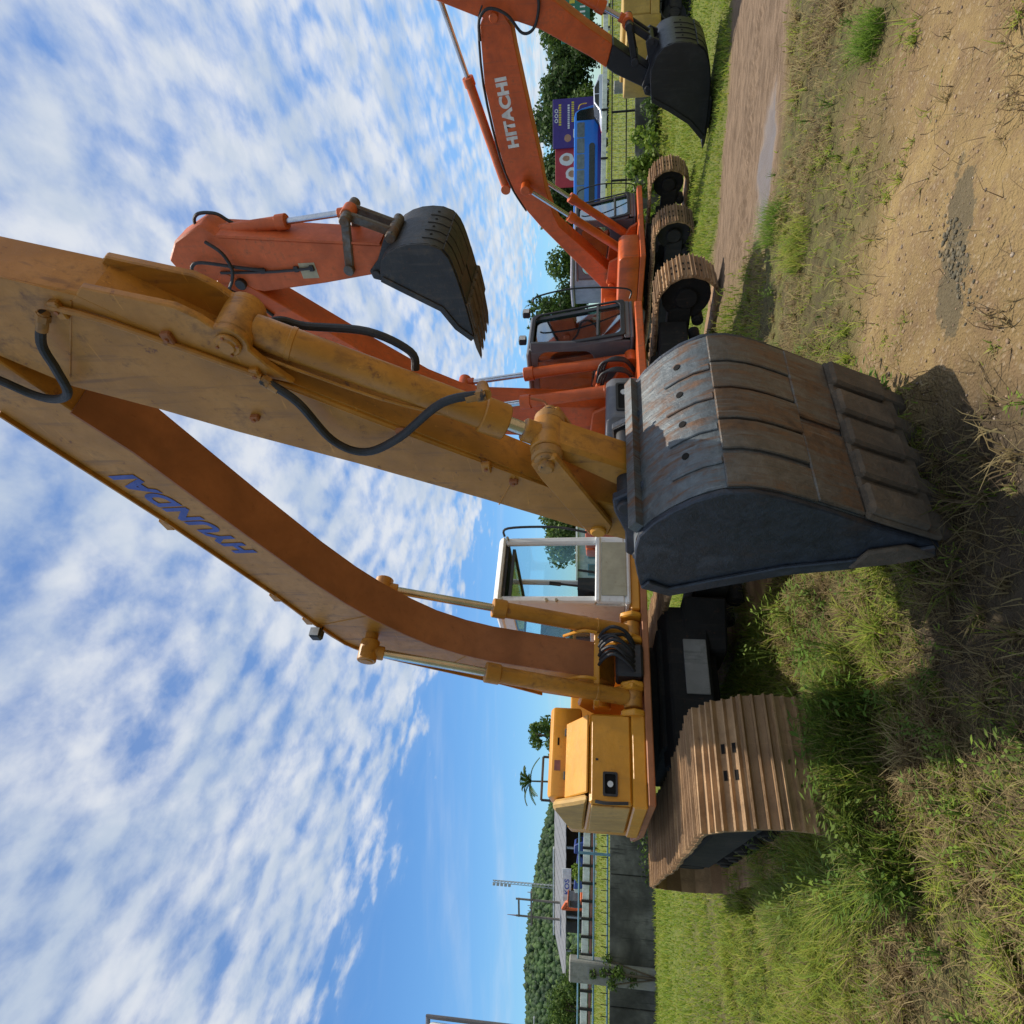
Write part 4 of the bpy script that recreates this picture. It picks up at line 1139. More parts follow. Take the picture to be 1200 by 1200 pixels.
def orange_lowered():
    root = thing('excavator', 'orange excavator with boom lowered forward and black bucket on the ground by the lane', 'excavator', (5.55, 14.2, float(gz(5.55, 14.2)) - 0.05), heading(33), 'excavators parked in the yard')
    undercarriage(root, 1.45, 0.41, 0.62, 1.20, 47, SHOE_MID, 0.97)
    orange_upper(root, 'ora', cabspec=(-0.62, 1.0, 0.45, 1.36, 2.46, 1.24), deckw=1.28, boxa=(0.0, 1.2), tank='ora')
    top = [(-0.50, 1.50), (-0.34, 1.82), (0.40, 2.42), (1.28, 3.14), (1.62, 3.38), (2.05, 3.60), (2.45, 3.73), (2.98, 3.83), (4.0, 3.93), (4.88, 3.88), (5.12, 3.72)]
    bot = [(5.05, 3.50), (4.84, 3.36), (4.47, 3.32), (3.67, 3.20), (2.60, 3.03), (2.10, 2.98), (1.82, 2.92), (1.50, 2.84), (1.25, 2.74), (0.50, 2.04), (0.02, 1.60), (-0.2, 1.42)]
    boom = orange_boom(root, top, bot, 'ora', 0.2)
    d = Vector((1.19, 0.11)).normalized()
    lettering('HITACHI', 'textwhite', boom, (2.93, -0.2, 3.42), (d.x, 0, d.y), (-d.y, 0, d.x), 1.20, 0.215, bold=0.055)
    for s in (-1, 1):
        cylinder(root, 'boom_ram', (0.52, s * 0.34, 1.14), (2.20, s * 0.34, 3.36), 0.085, 'ora', 0.62)
    pin(boom, 2.20, 3.36, -0.44, 0.44, 0.065, 'ora', 'ram_pin')
    pin(boom, -0.20, 1.62, -0.34, 0.34, 0.07, 'ora', 'foot_pin')
    cylinder(root, 'arm_ram', (2.05, 0, 3.80), (5.42, 0, 4.55), 0.085, 'orafade', 0.60)
    pr = [(a, z + 0.03) for a, z in top[4:-1]]
    for b in (-0.17, -0.11):
        MB().tube([(a, b, z) for a, z in pr] + [(5.15, b, 3.80)], 0.017, sub=3).build('pipe', 'black', boom)
    ab = [(3.70, 1.06), (4.03, 1.74), (4.28, 2.06), (4.74, 2.88), (4.88, 3.25), (5.0, 3.9), (5.30, 4.60)]
    af = [(5.60, 4.50), (5.58, 3.7), (5.22, 2.78), (4.72, 2.12), (4.38, 1.66), (4.0, 1.05), (3.85, 0.98)]
    kn = 1
    arm = MB().prism([(4.10, 1.80), (4.28, 2.06), (4.74, 2.88), (4.88, 3.25), (5.0, 3.9), (5.30, 4.60)] + [(5.60, 4.50), (5.58, 3.7), (5.22, 2.78), (4.72, 2.12), (4.44, 1.70)], -0.18, 0.18).build('arm', 'ora', root, bevel=0.014)
    MB().prism([(4.097, 1.795), (4.437, 1.695), (4.0, 1.05), (3.85, 0.98), (3.70, 1.06), (4.0, 1.66)], -0.175, 0.175).build('arm_nose', 'blacksat', arm, bevel=0.014)
    MB().tube([(4.70, -0.26, 3.90), (5.0, -0.28, 3.86), (5.13, -0.28, 3.68), (5.02, -0.28, 3.40), (4.75, -0.26, 3.18), (4.80, -0.24, 2.98), (5.10, -0.22, 2.88), (5.3, -0.2, 2.95)], 0.024).build('hose', 'rubber', arm)
    pin(arm, 4.99, 3.63, -0.26, 0.26, 0.075, 'ora', 'boom_pin')
    cylinder(root, 'bucket_ram', (5.72, 0, 3.40), (4.68, 0, 1.46), 0.085, 'ora', 0.80)
    linkage(root, (4.67, 1.44), (4.17, 1.32), (4.44, 1.08), 'blacksat')
    mouth = [(3.66, 1.02), (3.48, 0.70), (3.26, 0.36), (2.98, 0.10)]
    back = [(3.66, 1.02), (4.10, 1.06), (4.38, 0.96), (4.50, 0.76), (4.48, 0.45), (4.35, 0.22), (4.05, 0.10), (3.6, 0.05), (3.02, 0.04)]
    bk = bucket(root, mouth, back, 0.5, ('blacksat',) * 4, sgn=1, teeth=5, detail=True, tooth_len=0.26, ears=([(3.66, 1.12), (3.62, 1.0), (4.0, 0.98), (4.46, 0.94), (4.52, 1.08), (4.44, 1.16), (4.1, 1.08), (3.8, 1.18)],))
    pin(bk, 3.76, 1.08, -0.28, 0.28, 0.055, 'blacksat', 'bucket_pin')


orange_raised()
orange_lowered()


SHOE_DARK = shoe_mesh(0.58, 0.170, [M['black'], M['hole']])


def rear_machine(label, loc, th, mat, cabmat=None, sc=1.0, shoe=None):
    root = thing('excavator', label, 'excavator', loc, heading(th), 'excavators parked in the yard')
    root.scale = (sc, sc, sc)
    undercarriage(root, 1.45, 0.41, 0.62, 1.20, 40, shoe or SHOE_MID, 0.97, detail=False)
    d0 = 0.97
    MB().box(-1.6, 1.2, -1.25, 1.25, d0 - 0.12, d0 + 0.1).build('deck', mat, root, bevel=0.015)
    ec = MB().box(-1.55, -0.2, -1.23, 1.23, d0 + 0.102, 1.80).build('engine_cover', mat, root, bevel=0.03)
    MB().plan([(-1.56, -1.25), (-1.56, 1.25), (-2.15, 1.1), (-2.3, 0.6), (-2.3, -0.6), (-2.15, -1.1)], 0.80, 1.70).build('counterweight', mat, root, bevel=0.05, seg=2)
    if cabmat:
        cab(root, -0.15, 1.15, 0.40, 1.30, d0 + 0.102, 2.80, 1.70, cabmat, front_glass=True)
    MB().box(-0.18, 1.1, -1.23, -0.5, d0 + 0.102, 1.60).build('tool_box', mat, root, bevel=0.03)
    MB().prism([(0.2, 1.2), (0.5, 1.1), (1.5, 2.4), (3.6, 2.7), (3.6, 2.95), (1.3, 2.85)], -0.2, 0.2).build('boom', mat, root, bevel=0.015)
    MB().prism([(3.4, 3.0), (3.7, 2.9), (3.9, 1.2), (3.7, 1.1)], -0.16, 0.16).build('arm', mat, root, bevel=0.015)
    return root, ec


# a dull yellow machine stands side-on at the right edge; a plain hut stands for the lilac cab behind the lowered boom
D_, dec = rear_machine('dull yellow excavator side-on behind the black bucket of the lowered orange arm', (12.45, 15.1, float(gz(12.45, 15.1)) - 0.03), 92, 'yelold', None, 0.85, SHOE_DARK)
lettering('LT', 'blacksat', dec, (-0.95, -1.23, 1.25), (1, 0, 0), (0, 0, 1), 0.30, 0.26, bold=0.02)
cbn = thing('cabin', 'lilac grey cabin with a dark window standing in for an excavator cab behind the lowered orange boom', 'cabin', (7.6, 19.6, float(gz(7.6, 19.6))), R(8))
MB().box(-0.75, 0.55, -0.6, 0.6, 0.35, 2.75).build('wall', 'lilac', cbn, bevel=0.04, seg=2)
MB().box(-0.82, 0.62, -0.67, 0.67, 2.752, 2.86).build('roof', 'lilac', cbn, bevel=0.03)
wn = MB().ring(rrect(-0.55, 0.40, 1.55, 2.55, 0.08), rrect(-0.49, 0.34, 1.61, 2.49, 0.06), -0.625, -0.601).build('window', 'cabgrey', cbn)
MB().prism(rrect(-0.49, 0.34, 1.61, 2.49, 0.06), -0.612, -0.602).build('pane', 'darkglass', wn)
MB().box(-0.7, 0.5, -0.5, 0.5, -0.1, 0.349).build('skid', 'frame', cbn)


# ------------------------------------------------------------------ walls, fences, rails
def hill_curve():
    pass


def wall_line(name, label, p0, p1, z0a, z0b, h, thick, mat, posts=(), group='boundary walls', cop=False):
    """a straight concrete wall; posts = (t, height, width)"""
    p0 = Vector(p0); p1 = Vector(p1); L = (p1 - p0).length
    ang = math.atan2(p1.y - p0.y, p1.x - p0.x)
    root = thing(name, label, 'wall', (p0.x, p0.y, 0), ang, group)
    n = max(2, int(L / 3.0))
    for k in range(n):
        x0 = L * k / n + 0.012; x1 = L * (k + 1) / n - 0.012
        za = z0a + (z0b - z0a) * x0 / L; zb = z0a + (z0b - z0a) * x1 / L
        mb = MB().prism([(x0, za - 0.3), (x1, zb - 0.3), (x1, zb + h), (x0, za + h)], -thick / 2 + 0.004 * (k % 2), thick / 2)
        mb.build('wall_panel', mat, root, bevel=0.015)
    for (t, ph, pw) in posts:
        x = L * t; z = z0a + (z0b - z0a) * t
        MB().box(x - pw / 2, x + pw / 2, -thick / 2 - 0.10, thick / 2 + 0.06, z - 0.3, z + ph).build('post', 'concretelt', root, bevel=0.03)
    return root


WL0, WL1 = (-3.2, 16.75), (-24.0, 13.45)
wall_line('concrete_wall', 'blackened concrete boundary wall with a tall grey post, left behind the yellow excavator', WL0, WL1, 0.0, 0.0, 1.12, 0.16, 'concrete', posts=((0.395, 2.12, 0.50), (0.72, 2.12, 0.50)))
WR0, WR1 = (26.0, 21.8), (3.0, 20.6)
wall_line('concrete_wall', 'low mossy concrete wall under the mesh fence beyond the lane', WR0, WR1, -0.45, -0.45, 0.78, 0.16, 'concrete', posts=((0.50, 1.5, 0.28), (0.13, 1.5, 0.28)))


def rail_fence(label, p0, p1, z0, z1, rails, post_step, picket_step, mat, picket=None, wires=0):
    p0 = Vector(p0); p1 = Vector(p1); L = (p1 - p0).length
    root = thing('rail_fence', label, 'fence', (p0.x, p0.y, 0), math.atan2(p1.y - p0.y, p1.x - p0.x), 'fences on the boundary walls')
    for z in rails:
        MB().cyl((0, 0, z), (L, 0, z), 0.022, seg=8).build('rail', mat, root)
    pm = MB().cyl((0, 0, z0), (0, 0, z1), 0.035, seg=10).mesh('post', [M[mat]])
    k = 0.4
    while k < L:
        inst('post', pm, root, (k, 0, 0)); k += post_step
    if picket:
        km = MB().cyl((0, 0, picket[0]), (0, 0, picket[1]), 0.010, seg=6).mesh('picket', [M['frame']])
        k = 0.2
        while k < L:
            inst('picket', km, root, (k, 0.02, 0)); k += picket_step
    if wires:
        mb = MB()
        for i in range(wires):
            z = z0 + (z1 - z0) * (i + 0.5) / wires
            mb.cyl((0, 0, z), (L, 0, z), 0.004, seg=4, cap=False)
        x = 0.05
        while x < L:
            mb.cyl((x, 0, z0), (x, 0, z1), 0.004, seg=4, cap=False); x += 0.15
        tag(mb.build('wire_mesh', 'galv', root, smooth=0), kind='stuff')
    return root


rail_fence('faded blue rail fence on top of the blackened left wall', WL0, WL1, 1.10, 1.92, (1.18, 1.52, 1.90), 2.6, 0.26, 'blue', picket=(1.18, 1.34))
rail_fence('grey wire mesh fence on the low wall beyond the lane', WR0, WR1, 0.33, 1.12, (0.62, 1.10), 2.4, 1, 'frame', wires=5)


def guard_rail(label, p0, p1, zf, bands, post_step, side):
    p0 = Vector(p0); p1 = Vector(p1); L = (p1 - p0).length
    root = thing('guard_rail', label, 'guardrail', (p0.x, p0.y, zf(p0.x)), math.atan2(p1.y - p0.y, p1.x - p0.x), 'rails along the road')
    sl = (zf(p1.x) - zf(p0.x)) / L
    for (z0, z1, mt) in bands:
        MB().prism([(0, z0), (L, z0 + sl * L), (L, z1 + sl * L), (0, z1)], -0.04, 0.04).build('beam', mt, root, bevel=0.012)
    pm = MB().box(-0.07, 0.07, -0.14, -0.042, -0.2, bands[0][1] + 0.06).mesh('post', [M['frame']])
    k = 0.5
    while k < L:
        inst('post', pm, root, (k, 0.184 if side < 0 else 0.0, sl * k)); k += post_step
    return root


guard_rail('white road rail with a dull red lower beam, left beyond the blue fence', (-8, 41), (-60, 37.5), lambda x: float(road_z(x)) - 0.02, ((0.52, 0.95, 'whiterail'), (0.30, 0.46, 'redrail'), (0.05, 0.22, 'whiterail')), 1.1, -1)
guard_rail('white steel road rail in front of the blue bus', (12, 49.5), (75, 51.5), lambda x: float(road_z(x)) - 0.15, ((0.40, 0.78, 'whiterail'), (0.05, 0.20, 'galv')), 4.0, 1)


# the road on its low bank
def build_road():
    xs = np.concatenate([np.linspace(-300, -60, 10), np.linspace(-58, 80, 40), np.linspace(90, 320, 10)])
    ys = np.array([53.0, 56.0, 60.0, 64.0])
    me, X, Y = grid_mesh('road', xs, ys, lambda x, y: road_z(x) + 0.02 + 0 * y)
    mt, t, out = new_mat('asphalt')
    tc = t.add('ShaderNodeTexCoord').outputs['Object']
    c = t.mix(t.noise(tc, 3, 6), (0.045, 0.046, 0.048), (0.075, 0.074, 0.072))
    b = t.add('ShaderNodeBsdfPrincipled', {'Base Color': c, 'Roughness': 0.9})
    t.l.new(b.outputs[0], out.inputs[0])
    me.materials.append(mt)
    o = bpy.data.objects.new('road', me); COL.objects.link(o); o['kind'] = 'structure'


build_road()


# ------------------------------------------------------------------ vehicles and hoardings on the road
def wheel_mesh(r, w):
    return MB().cyl((0, -w / 2, 0), (0, w / 2, 0), r, seg=20).mesh('wheel', [M['tyre']], bevel=0.03), MB().cyl((0, -w / 2 - 0.006, 0), (0, w / 2 + 0.006, 0), r * 0.58, seg=16).mesh('rim', [M['galv']], bevel=0.01)


def add_wheels(root, xs, hw, r, w):
    a, b = wheel_mesh(r, w)
    for x in xs:
        for s in (-1, 1):
            o = inst('wheel', a, root, (x, s * (hw - w / 2), r))
            inst('rim', b, o)


def bus():
    z = float(road_z(34)) + 0.02
    root = thing('bus', 'bright blue coach with navy skirt and dark windows passing behind the fence', 'bus', (32.5, 60.0, z), R(2))
    prof = [(-6.6, 0.35), (5.9, 0.35), (6.25, 0.6), (6.30, 1.6), (6.05, 2.6), (5.75, 3.15), (5.3, 3.28), (-6.4, 3.28), (-6.65, 3.05)]
    MB().prism(prof, -1.25, 1.25).build('body', 'busblue', root, bevel=0.10, seg=3)
    for s in (-1, 1):
        lo, hi = sorted((s * 1.2505, s * 1.262))
        MB().prism([(-6.5, 0.42), (6.0, 0.42), (6.18, 1.05), (-6.55, 1.05)], lo, hi).build('skirt', 'busdark', root)
        for k in range(7):
            x0 = -6.1 + k * 1.55
            lo2, hi2 = sorted((s * 1.2505, s * 1.264))
            MB().prism(rrect(x0, x0 + 1.46, 2.28, 3.0, 0.10, 4), lo2, hi2).build('window', 'greyglass', root)
        lo2, hi2 = sorted((s * 1.2505, s * 1.266))
        MB().prism(rrect(-3.9, 2.6, 1.30, 1.85, 0.26, 5), lo2, hi2).build('window_band', 'darkglass', root)
        MB().prism([(4.85, 1.2), (6.05, 1.3), (5.85, 2.75), (5.6, 3.05), (4.85, 3.05)], lo2, hi2).build('front_window', 'darkglass', root)
    MB().prism([(6.29, 1.45), (6.325, 1.45), (6.02, 2.85), (5.985, 2.85)], -1.12, 1.12).build('windscreen', 'darkglass', root, bevel=0.01)
    for s in (-1, 1):
        MB().tube([(6.0, s * 1.2, 2.9), (6.35, s * 1.32, 2.7), (6.45, s * 1.32, 2.1)], 0.05).build('mirror', 'posteryellow', root)
    add_wheels(root, (-4.0, 4.0), 1.24, 0.50, 0.30)


def car(label, x, y, rz, mat, parked_cat='car'):
    z = float(road_z(x)) + 0.02
    root = thing('car', label, parked_cat, (x, y, z), rz, 'cars on the road')
    prof = [(-2.1, 0.28), (2.0, 0.28), (2.18, 0.50), (2.10, 0.78), (1.30, 0.92), (0.55, 1.40), (-0.9, 1.46), (-1.7, 1.15), (-2.15, 1.02), (-2.2, 0.6)]
    MB().prism(prof, -0.84, 0.84).build('body', mat, root, bevel=0.09, seg=3)
    for s in (-1, 1):
        lo, hi = sorted((s * 0.835, s * 0.846))
        MB().prism([(1.05, 0.97), (0.50, 1.33), (-0.22, 1.37), (-0.22, 0.97)], lo, hi).build('window', 'darkglass', root)
        MB().prism([(-0.30, 0.97), (-0.30, 1.37), (-0.88, 1.37), (-1.55, 1.05), (-1.5, 0.97)], lo, hi).build('window', 'darkglass', root)
        MB().box(2.06, 2.16, s * 0.62 - 0.16, s * 0.62 + 0.16, 0.62, 0.76).build('headlight', 'lampglass', root, bevel=0.03)
    MB().prism([(1.28, 0.945), (1.30, 0.965), (0.60, 1.41), (0.57, 1.40)], -0.70, 0.70).build('windscreen', 'darkglass', root)
    add_wheels(root, (-1.35, 1.32), 0.85, 0.31, 0.20)


bus()
car('silver saloon car driving on the road, past the orange arm', 36.6, 55.5, R(187), 'silver')
car('red car half hidden behind the silver saloon', 38.0, 58.5, R(190), 'red')


def blob(cx, cz, rx, rz, n=20, wob=0.0, seed=0):
    rr = random.Random(seed)
    return [(cx + rx * (1 + wob * rr.uniform(-1, 1)) * math.cos(2 * math.pi * k / n), cz + rz * (1 + wob * rr.uniform(-1, 1)) * math.sin(2 * math.pi * k / n)) for k in range(n)]


def billboards():
    Y0 = 70.0
    root = thing('billboard', 'large purple roadside billboard with white and yellow lines of lettering', 'billboard', (44.2, Y0, float(road_z(44))), R(-8), 'roadside billboards')
    MB().box(-2.6, 2.6, -0.1, 0.1, 0.7, 6.3).build('panel', 'purple', root, bevel=0.02)
    pn = MB
    def flat(prof, mt, nm, k=1):
        MB().prism(prof, -0.108 - 0.004 * k, -0.1005).build(nm, mt, root)
    # printed lines of lettering, too small to read
    for (x0, x1, z, h, mt) in ((-0.2, 2.1, 5.35, 0.28, 'posteryellow'), (-0.6, 2.0, 4.4, 0.22, 'posterwhite'), (0.1, 2.2, 3.9, 0.28, 'posteryellow')):
        x = x0
        rr = random.Random(int(z * 10))
        while x < x1:
            w = rr.uniform(0.10, 0.22)
            flat([(x, z), (x + w, z), (x + w, z + h), (x, z + h)], mt, 'printed_letter'); x += w + 0.07
    for k in range(3):
        q = blob(0.3 + k * 0.52, 5.9 + 0 * k, 0.22, 0.20, 14)
        qi = [(0.3 + k * 0.52 + (a - 0.3 - k * 0.52) * 0.6, 5.9 + (z - 5.9) * 0.6) for a, z in q]
        MB().ring(q, qi, -0.112, -0.1005).build('printed_letter', 'posterwhite', root)
    flat(blob(-1.3, 2.6, 1.1, 1.5, 18, 0.12, 4), 'posterwhite', 'printed_figure')
    flat(blob(-1.6, 4.6, 0.42, 0.40, 14, 0.05, 5), 'posterskin', 'printed_figure', 2)
    flat(blob(0.9, 2.0, 0.5, 0.16, 12, 0.2, 6), 'posterwhite', 'printed_figure')
    for x in (-1.8, 1.8):
        MB().cyl((x, 0.25, -0.3), (x, 0.25, 5.5), 0.12, seg=10).build('post', 'galv', root)
    root = thing('billboard', 'smaller red roadside billboard with two pale printed portraits', 'billboard', (39.7, Y0 + 1.0, float(road_z(40))), R(-8), 'roadside billboards')
    MB().box(-2.1, 2.1, -0.1, 0.1, 2.4, 6.0).build('panel', 'redposter', root, bevel=0.02)
    for (cx, cz, rx, rz, mt, k) in ((0.9, 4.7, 0.70, 0.85, 'posterwhite', 1), (1.0, 4.75, 0.30, 0.42, 'posterskin', 2), (-0.7, 4.0, 0.72, 0.85, 'posterwhite', 1), (-0.7, 4.05, 0.38, 0.48, 'posterskin', 2), (0.1, 3.0, 0.85, 0.5, 'cabgrey', 1)):
        MB().prism(blob(cx, cz, rx, rz, 18, 0.08, int(cx * 10)), -0.108 - 0.004 * k, -0.1005).build('printed_figure', mt, root)
    for x in (-1.5, 1.5):
        MB().cyl((x, 0.25, -0.3), (x, 0.25, 5.5), 0.12, seg=10).build('post', 'galv', root)


billboards()
gh = thing('hoarding', 'teal green road hoarding above the yellow machine, top of the photo', 'hoarding', (44.0, 52.8, float(road_z(44))), R(4))
MB().box(-4, 4, -0.06, 0.06, 1.9, 4.3).build('panel', 'green', gh, bevel=0.02)
for k in range(16):
    x = -3.7 + k * 0.46
    for z in (2.3, 3.2):
        MB().box(x, x + random.uniform(0.15, 0.3), -0.075, -0.061, z, z + 0.45).build('printed_letter', 'posterwhite' if (k + int(z)) % 5 else 'posteryellow', gh)
for x in (-3, 0, 3):
    MB().cyl((x, 0.12, -0.3), (x, 0.12, 4.2), 0.08, seg=8).build('post', 'galv', gh)


# ------------------------------------------------------------------ left background: shed, machines, poles
def shed():
    z = float(road_z(-36)) - 0.1
    root = thing('open_shed', 'long open-fronted shed with grey sheet roof beyond the left road rail', 'shed', (-35.5, 58.0, z), R(-6))
    # roof: two slopes of sheets
    L0, L1 = -9.0, 8.5
    n = 22
    for k in range(n):
        x0 = L0 + (L1 - L0) * k / n; x1 = L0 + (L1 - L0) * (k + 1) / n - 0.02
        top = 4.35; eave = 2.75 + 0.0
        y0, y1 = -1.2, 5.5
        zt = 4.25; dz = 0.02 * (k % 2)
        m_ = MB()
        m_._add([(x0, y0, eave + dz), (x1, y0, eave + dz), (x1, y1, zt + dz), (x0, y1, zt + dz), (x0, y0, eave - 0.05 + dz), (x1, y0, eave - 0.05 + dz), (x1, y1, zt - 0.05 + dz), (x0, y1, zt - 0.05 + dz)],
                [(0, 1, 2, 3), (7, 6, 5, 4), (0, 4, 5, 1), (1, 5, 6, 2), (2, 6, 7, 3), (3, 7, 4, 0)])
        m_.build('roof_sheet', 'roof', root)
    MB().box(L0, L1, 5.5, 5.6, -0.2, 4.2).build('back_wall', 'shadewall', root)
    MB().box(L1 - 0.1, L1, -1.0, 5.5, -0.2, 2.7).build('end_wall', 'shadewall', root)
    for k in range(6):
        x = L0 + 0.2 + k * (L1 - L0 - 0.4) / 5
        MB().box(x - 0.08, x + 0.08, -1.0, -0.84, -0.3, 2.72).build('post', 'galv', root)
    MB().box(L0 - 0.3, L0 + 9.3, 5.3, 5.7, 4.28, 4.42).build('ridge', 'whiterail', root)
    sb = MB().box(-0.1, 3.1, -1.38, -1.28, 2.25, 3.05).build('sign_board', 'whiterail', root, bevel=0.01)
    lettering('KOS', 'textblue', sb, (0.6, -1.381, 2.42), (1, 0, 0), (0, 0, 1), 1.5, 0.45, bold=0.03)


shed()


def small_digger(label, loc, rz, mat, sc=1.0):
    root = thing('mini_excavator', label, 'excavator', loc, rz, 'machines by the open shed')
    root.scale = (sc, sc, sc)
    for s in (-1, 1):
        MB().prism([(-1.0, 0.25), (-0.85, 0.0), (0.85, 0.0), (1.0, 0.25), (0.85, 0.5), (-0.85, 0.5)], s * 0.6 - 0.17, s * 0.6 + 0.17).build('track', 'frame', root, bevel=0.05)
    MB().box(-0.9, 0.8, -0.75, 0.75, 0.55, 0.75).build('deck', mat, root, bevel=0.03)
    MB().prism([(-1.0, 0.76), (-0.1, 0.76), (-0.1, 1.3), (-0.9, 1.35)], -0.75, 0.75).build('hood', mat, root, bevel=0.06)
    MB().ring(rrect(-0.7, 0.5, 1.36, 2.35, 0.12), rrect(-0.62, 0.42, 1.44, 2.27, 0.08), -0.1, 0.7).build('cab', 'cabgrey', root)
    MB().box(-0.75, 0.55, -0.15, 0.75, 2.36, 2.44).build('roof', mat, root, bevel=0.02)
    MB().prism([(0.5, 0.8), (0.8, 0.8), (1.6, 2.4), (2.6, 2.9), (2.6, 3.1), (1.4, 2.7)], -0.35, -0.13).build('boom', mat, root, bevel=0.02)
    MB().prism([(2.5, 3.1), (2.75, 3.0), (2.6, 1.2), (2.4, 1.2)], -0.33, -0.15).build('arm', mat, root, bevel=0.02)
    MB().prism([(2.35, 1.2), (2.65, 1.25), (2.8, 0.8), (2.5, 0.5), (2.1, 0.5)], -0.55, 0.05).build('bucket', 'frame', root, bevel=0.03)


zL = float(road_z(-33)) - 0.05
small_digger('small orange excavator standing in front of the open shed', (-33.9, 54.5, zL), R(150), 'ora', 1.0)
small_digger('small yellow excavator inside the shed behind the orange one', (-36.0, 58.5, zL), R(120), 'yelbody', 1.0)
bt = thing('tipper', 'small royal blue tipper with a pale tail beside the orange digger', 'tipper', (-31.2, 54.0, zL), R(10), 'machines by the open shed')
MB().prism([(-1.1, 0.6), (1.0, 0.6), (1.4, 1.6), (-1.3, 1.9)], -0.8, 0.8).build('tipping_body', 'bluepaint', bt, bevel=0.04)
MB().prism([(-1.35, 0.55), (-1.12, 0.55), (-1.32, 1.9), (-1.6, 1.75)], -0.8, 0.8).build('tail_gate', 'palewall', bt, bevel=0.02)
MB().box(-1.2, 2.4, -0.5, 0.5, 0.42, 0.58).build('chassis', 'frame', bt)
MB().prism([(1.5, 0.6), (2.5, 0.6), (2.45, 1.3), (2.2, 1.9), (1.5, 1.9)], -0.75, 0.75).build('cab', 'bluepaint', bt, bevel=0.06)
MB().prism([(2.47, 1.25), (2.485, 1.25), (2.24, 1.8), (2.22, 1.8)], -0.6, 0.6).build('windscreen', 'darkglass', bt)
add_wheels(bt, (-0.7, 1.9), 0.8, 0.38, 0.22)


def mast():
    z = float(road_z(-42))
    root = thing('lattice_mast', 'slim steel lattice mast rising behind the shed', 'mast', (-42.6, 70.0, z), R(20), 'poles behind the shed')
    h = 11.6
    for (x, y) in ((-0.22, -0.22), (0.22, -0.22), (0.0, 0.25)):
        MB().cyl((x, y, -0.5), (x * 0.55, y * 0.55, h), 0.035, seg=6).build('leg', 'galv', root)
    br = MB()
    for k in range(30):
        z0 = k * h / 30; z1 = (k + 1) * h / 30
        f = 1 - 0.45 * k / 30
        c = [(-0.22 * f, -0.22 * f), (0.22 * f, -0.22 * f), (0.0, 0.25 * f)]
        for i in range(3):
            a = c[i]; b = c[(i + 1) % 3]
            br.cyl((a[0], a[1], z0), (b[0], b[1], z1), 0.02, seg=4)
    br.build('bracing', 'galv', root)
    for k in range(5):
        MB().box(-0.45, -0.2, -0.1, 0.1, h - 0.3 - k * 0.45, h - k * 0.45).build('antenna', 'galv', root, bevel=0.02)


def hpole(x, y, h, label, rz=0.0):
    z = float(road_z(x))
    root = thing('utility_pole', label, 'pole', (x, y, z), rz, 'poles behind the shed')
    sp = 0.95
    for s in (-1, 1):
        MB().cyl((s * sp, 0, -0.5), (s * sp, 0, h), 0.13, 0.09, seg=10).build('pole', 'wood', root)
    for zz in (h - 1.6, h - 0.35):
        MB().box(-1.9 if zz < h - 1 else -sp, 1.9 if zz < h - 1 else sp, -0.16, 0.16, zz, zz + 0.14).build('cross_arm', 'wood', root)
    for x_ in (-1.8, -0.3, 0.3, 1.8):
        MB().cyl((x_, 0, h - 1.45), (x_, 0, h - 1.15), 0.05, 0.03, seg=8).build('insulator', 'galv', root)
    MB().cyl((-sp, 0, h), (-sp, 0, h + 0.9), 0.06, 0.02, seg=8).build('top_spike', 'redrail', root)


mast()
hpole(-39.2, 60.5, 7.7, 'twin-pole electricity support with cross arms beyond the left road rail', R(-10))
sl = thing('street_lamp', 'slender street lamp in front of the hill at the left edge', 'lamp', (-46.5, 55.0, float(road_z(-46))), 0.0)
MB().tube([(0, 0, -0.3), (0, 0, 4.0), (0.1, 0, 4.9), (0.7, 0, 5.2)], 0.05).build('pole', 'galv', sl)
MB().box(0.55, 1.15, -0.12, 0.12, 5.14, 5.26).build('head', 'galv', sl, bevel=0.03)


# pale building seen through the yellow cab
def building():
    root = thing('building', 'pale grey sheet-clad building seen through the white cab', 'building', (-2.6, 47.0, float(road_z(-3)) - 0.2), R(-3))
    MB().box(-2.8, 4.2, 0, 6, -0.2, 2.05).build('wall', 'palewall', root, bevel=0.02)
    MB().box(-3.0, 4.4, -0.25, 6.3, 2.051, 2.2).build('roof', 'whiterail', root, bevel=0.02)
    for k in range(5):
        w = MB().box(-2.2 + k * 1.3, -1.3 + k * 1.3, -0.03, 0.02, 0.5, 1.3).build('window', 'blue', root, bevel=0.01)
        MB().box(-2.13 + k * 1.3, -1.37 + k * 1.3, -0.045, -0.031, 0.57, 1.23).build('pane', 'greyglass', w)


building()
# edge of a box lorry at the very left
lr = thing('box_lorry', 'white box lorry body just cutting into the left edge', 'lorry', (-8.06, 5.75, 0.0), R(180))
MB().box(-2.2, 2.2, -1.15, 1.15, 0.95, 3.38).build('cargo_box', 'white', lr, bevel=0.05, seg=2)
for s in (-1, 1):
    MB().tube([(-2.22, s * 1.16, 0.95), (-2.22, s * 1.16, 3.40), (2.22, s * 1.16, 3.40), (2.22, s * 1.16, 0.95)], 0.03, sub=1).build('corner_trim', 'cabgrey', lr)
MB().box(-2.2, 4.0, -0.45, 0.45, 0.70, 0.94).build('chassis', 'frame', lr)
MB().prism([(2.4, 0.6), (4.1, 0.6), (4.1, 1.5), (3.8, 2.5), (2.4, 2.6)], -1.0, 1.0).build('cab', 'white', lr, bevel=0.1, seg=2)
MB().prism([(4.08, 1.5), (4.11, 1.5), (3.83, 2.4), (3.80, 2.4)], -0.85, 0.85).build('windscreen', 'darkglass', lr)
add_wheels(lr, (-1.4, 3.2), 1.1, 0.45, 0.28)


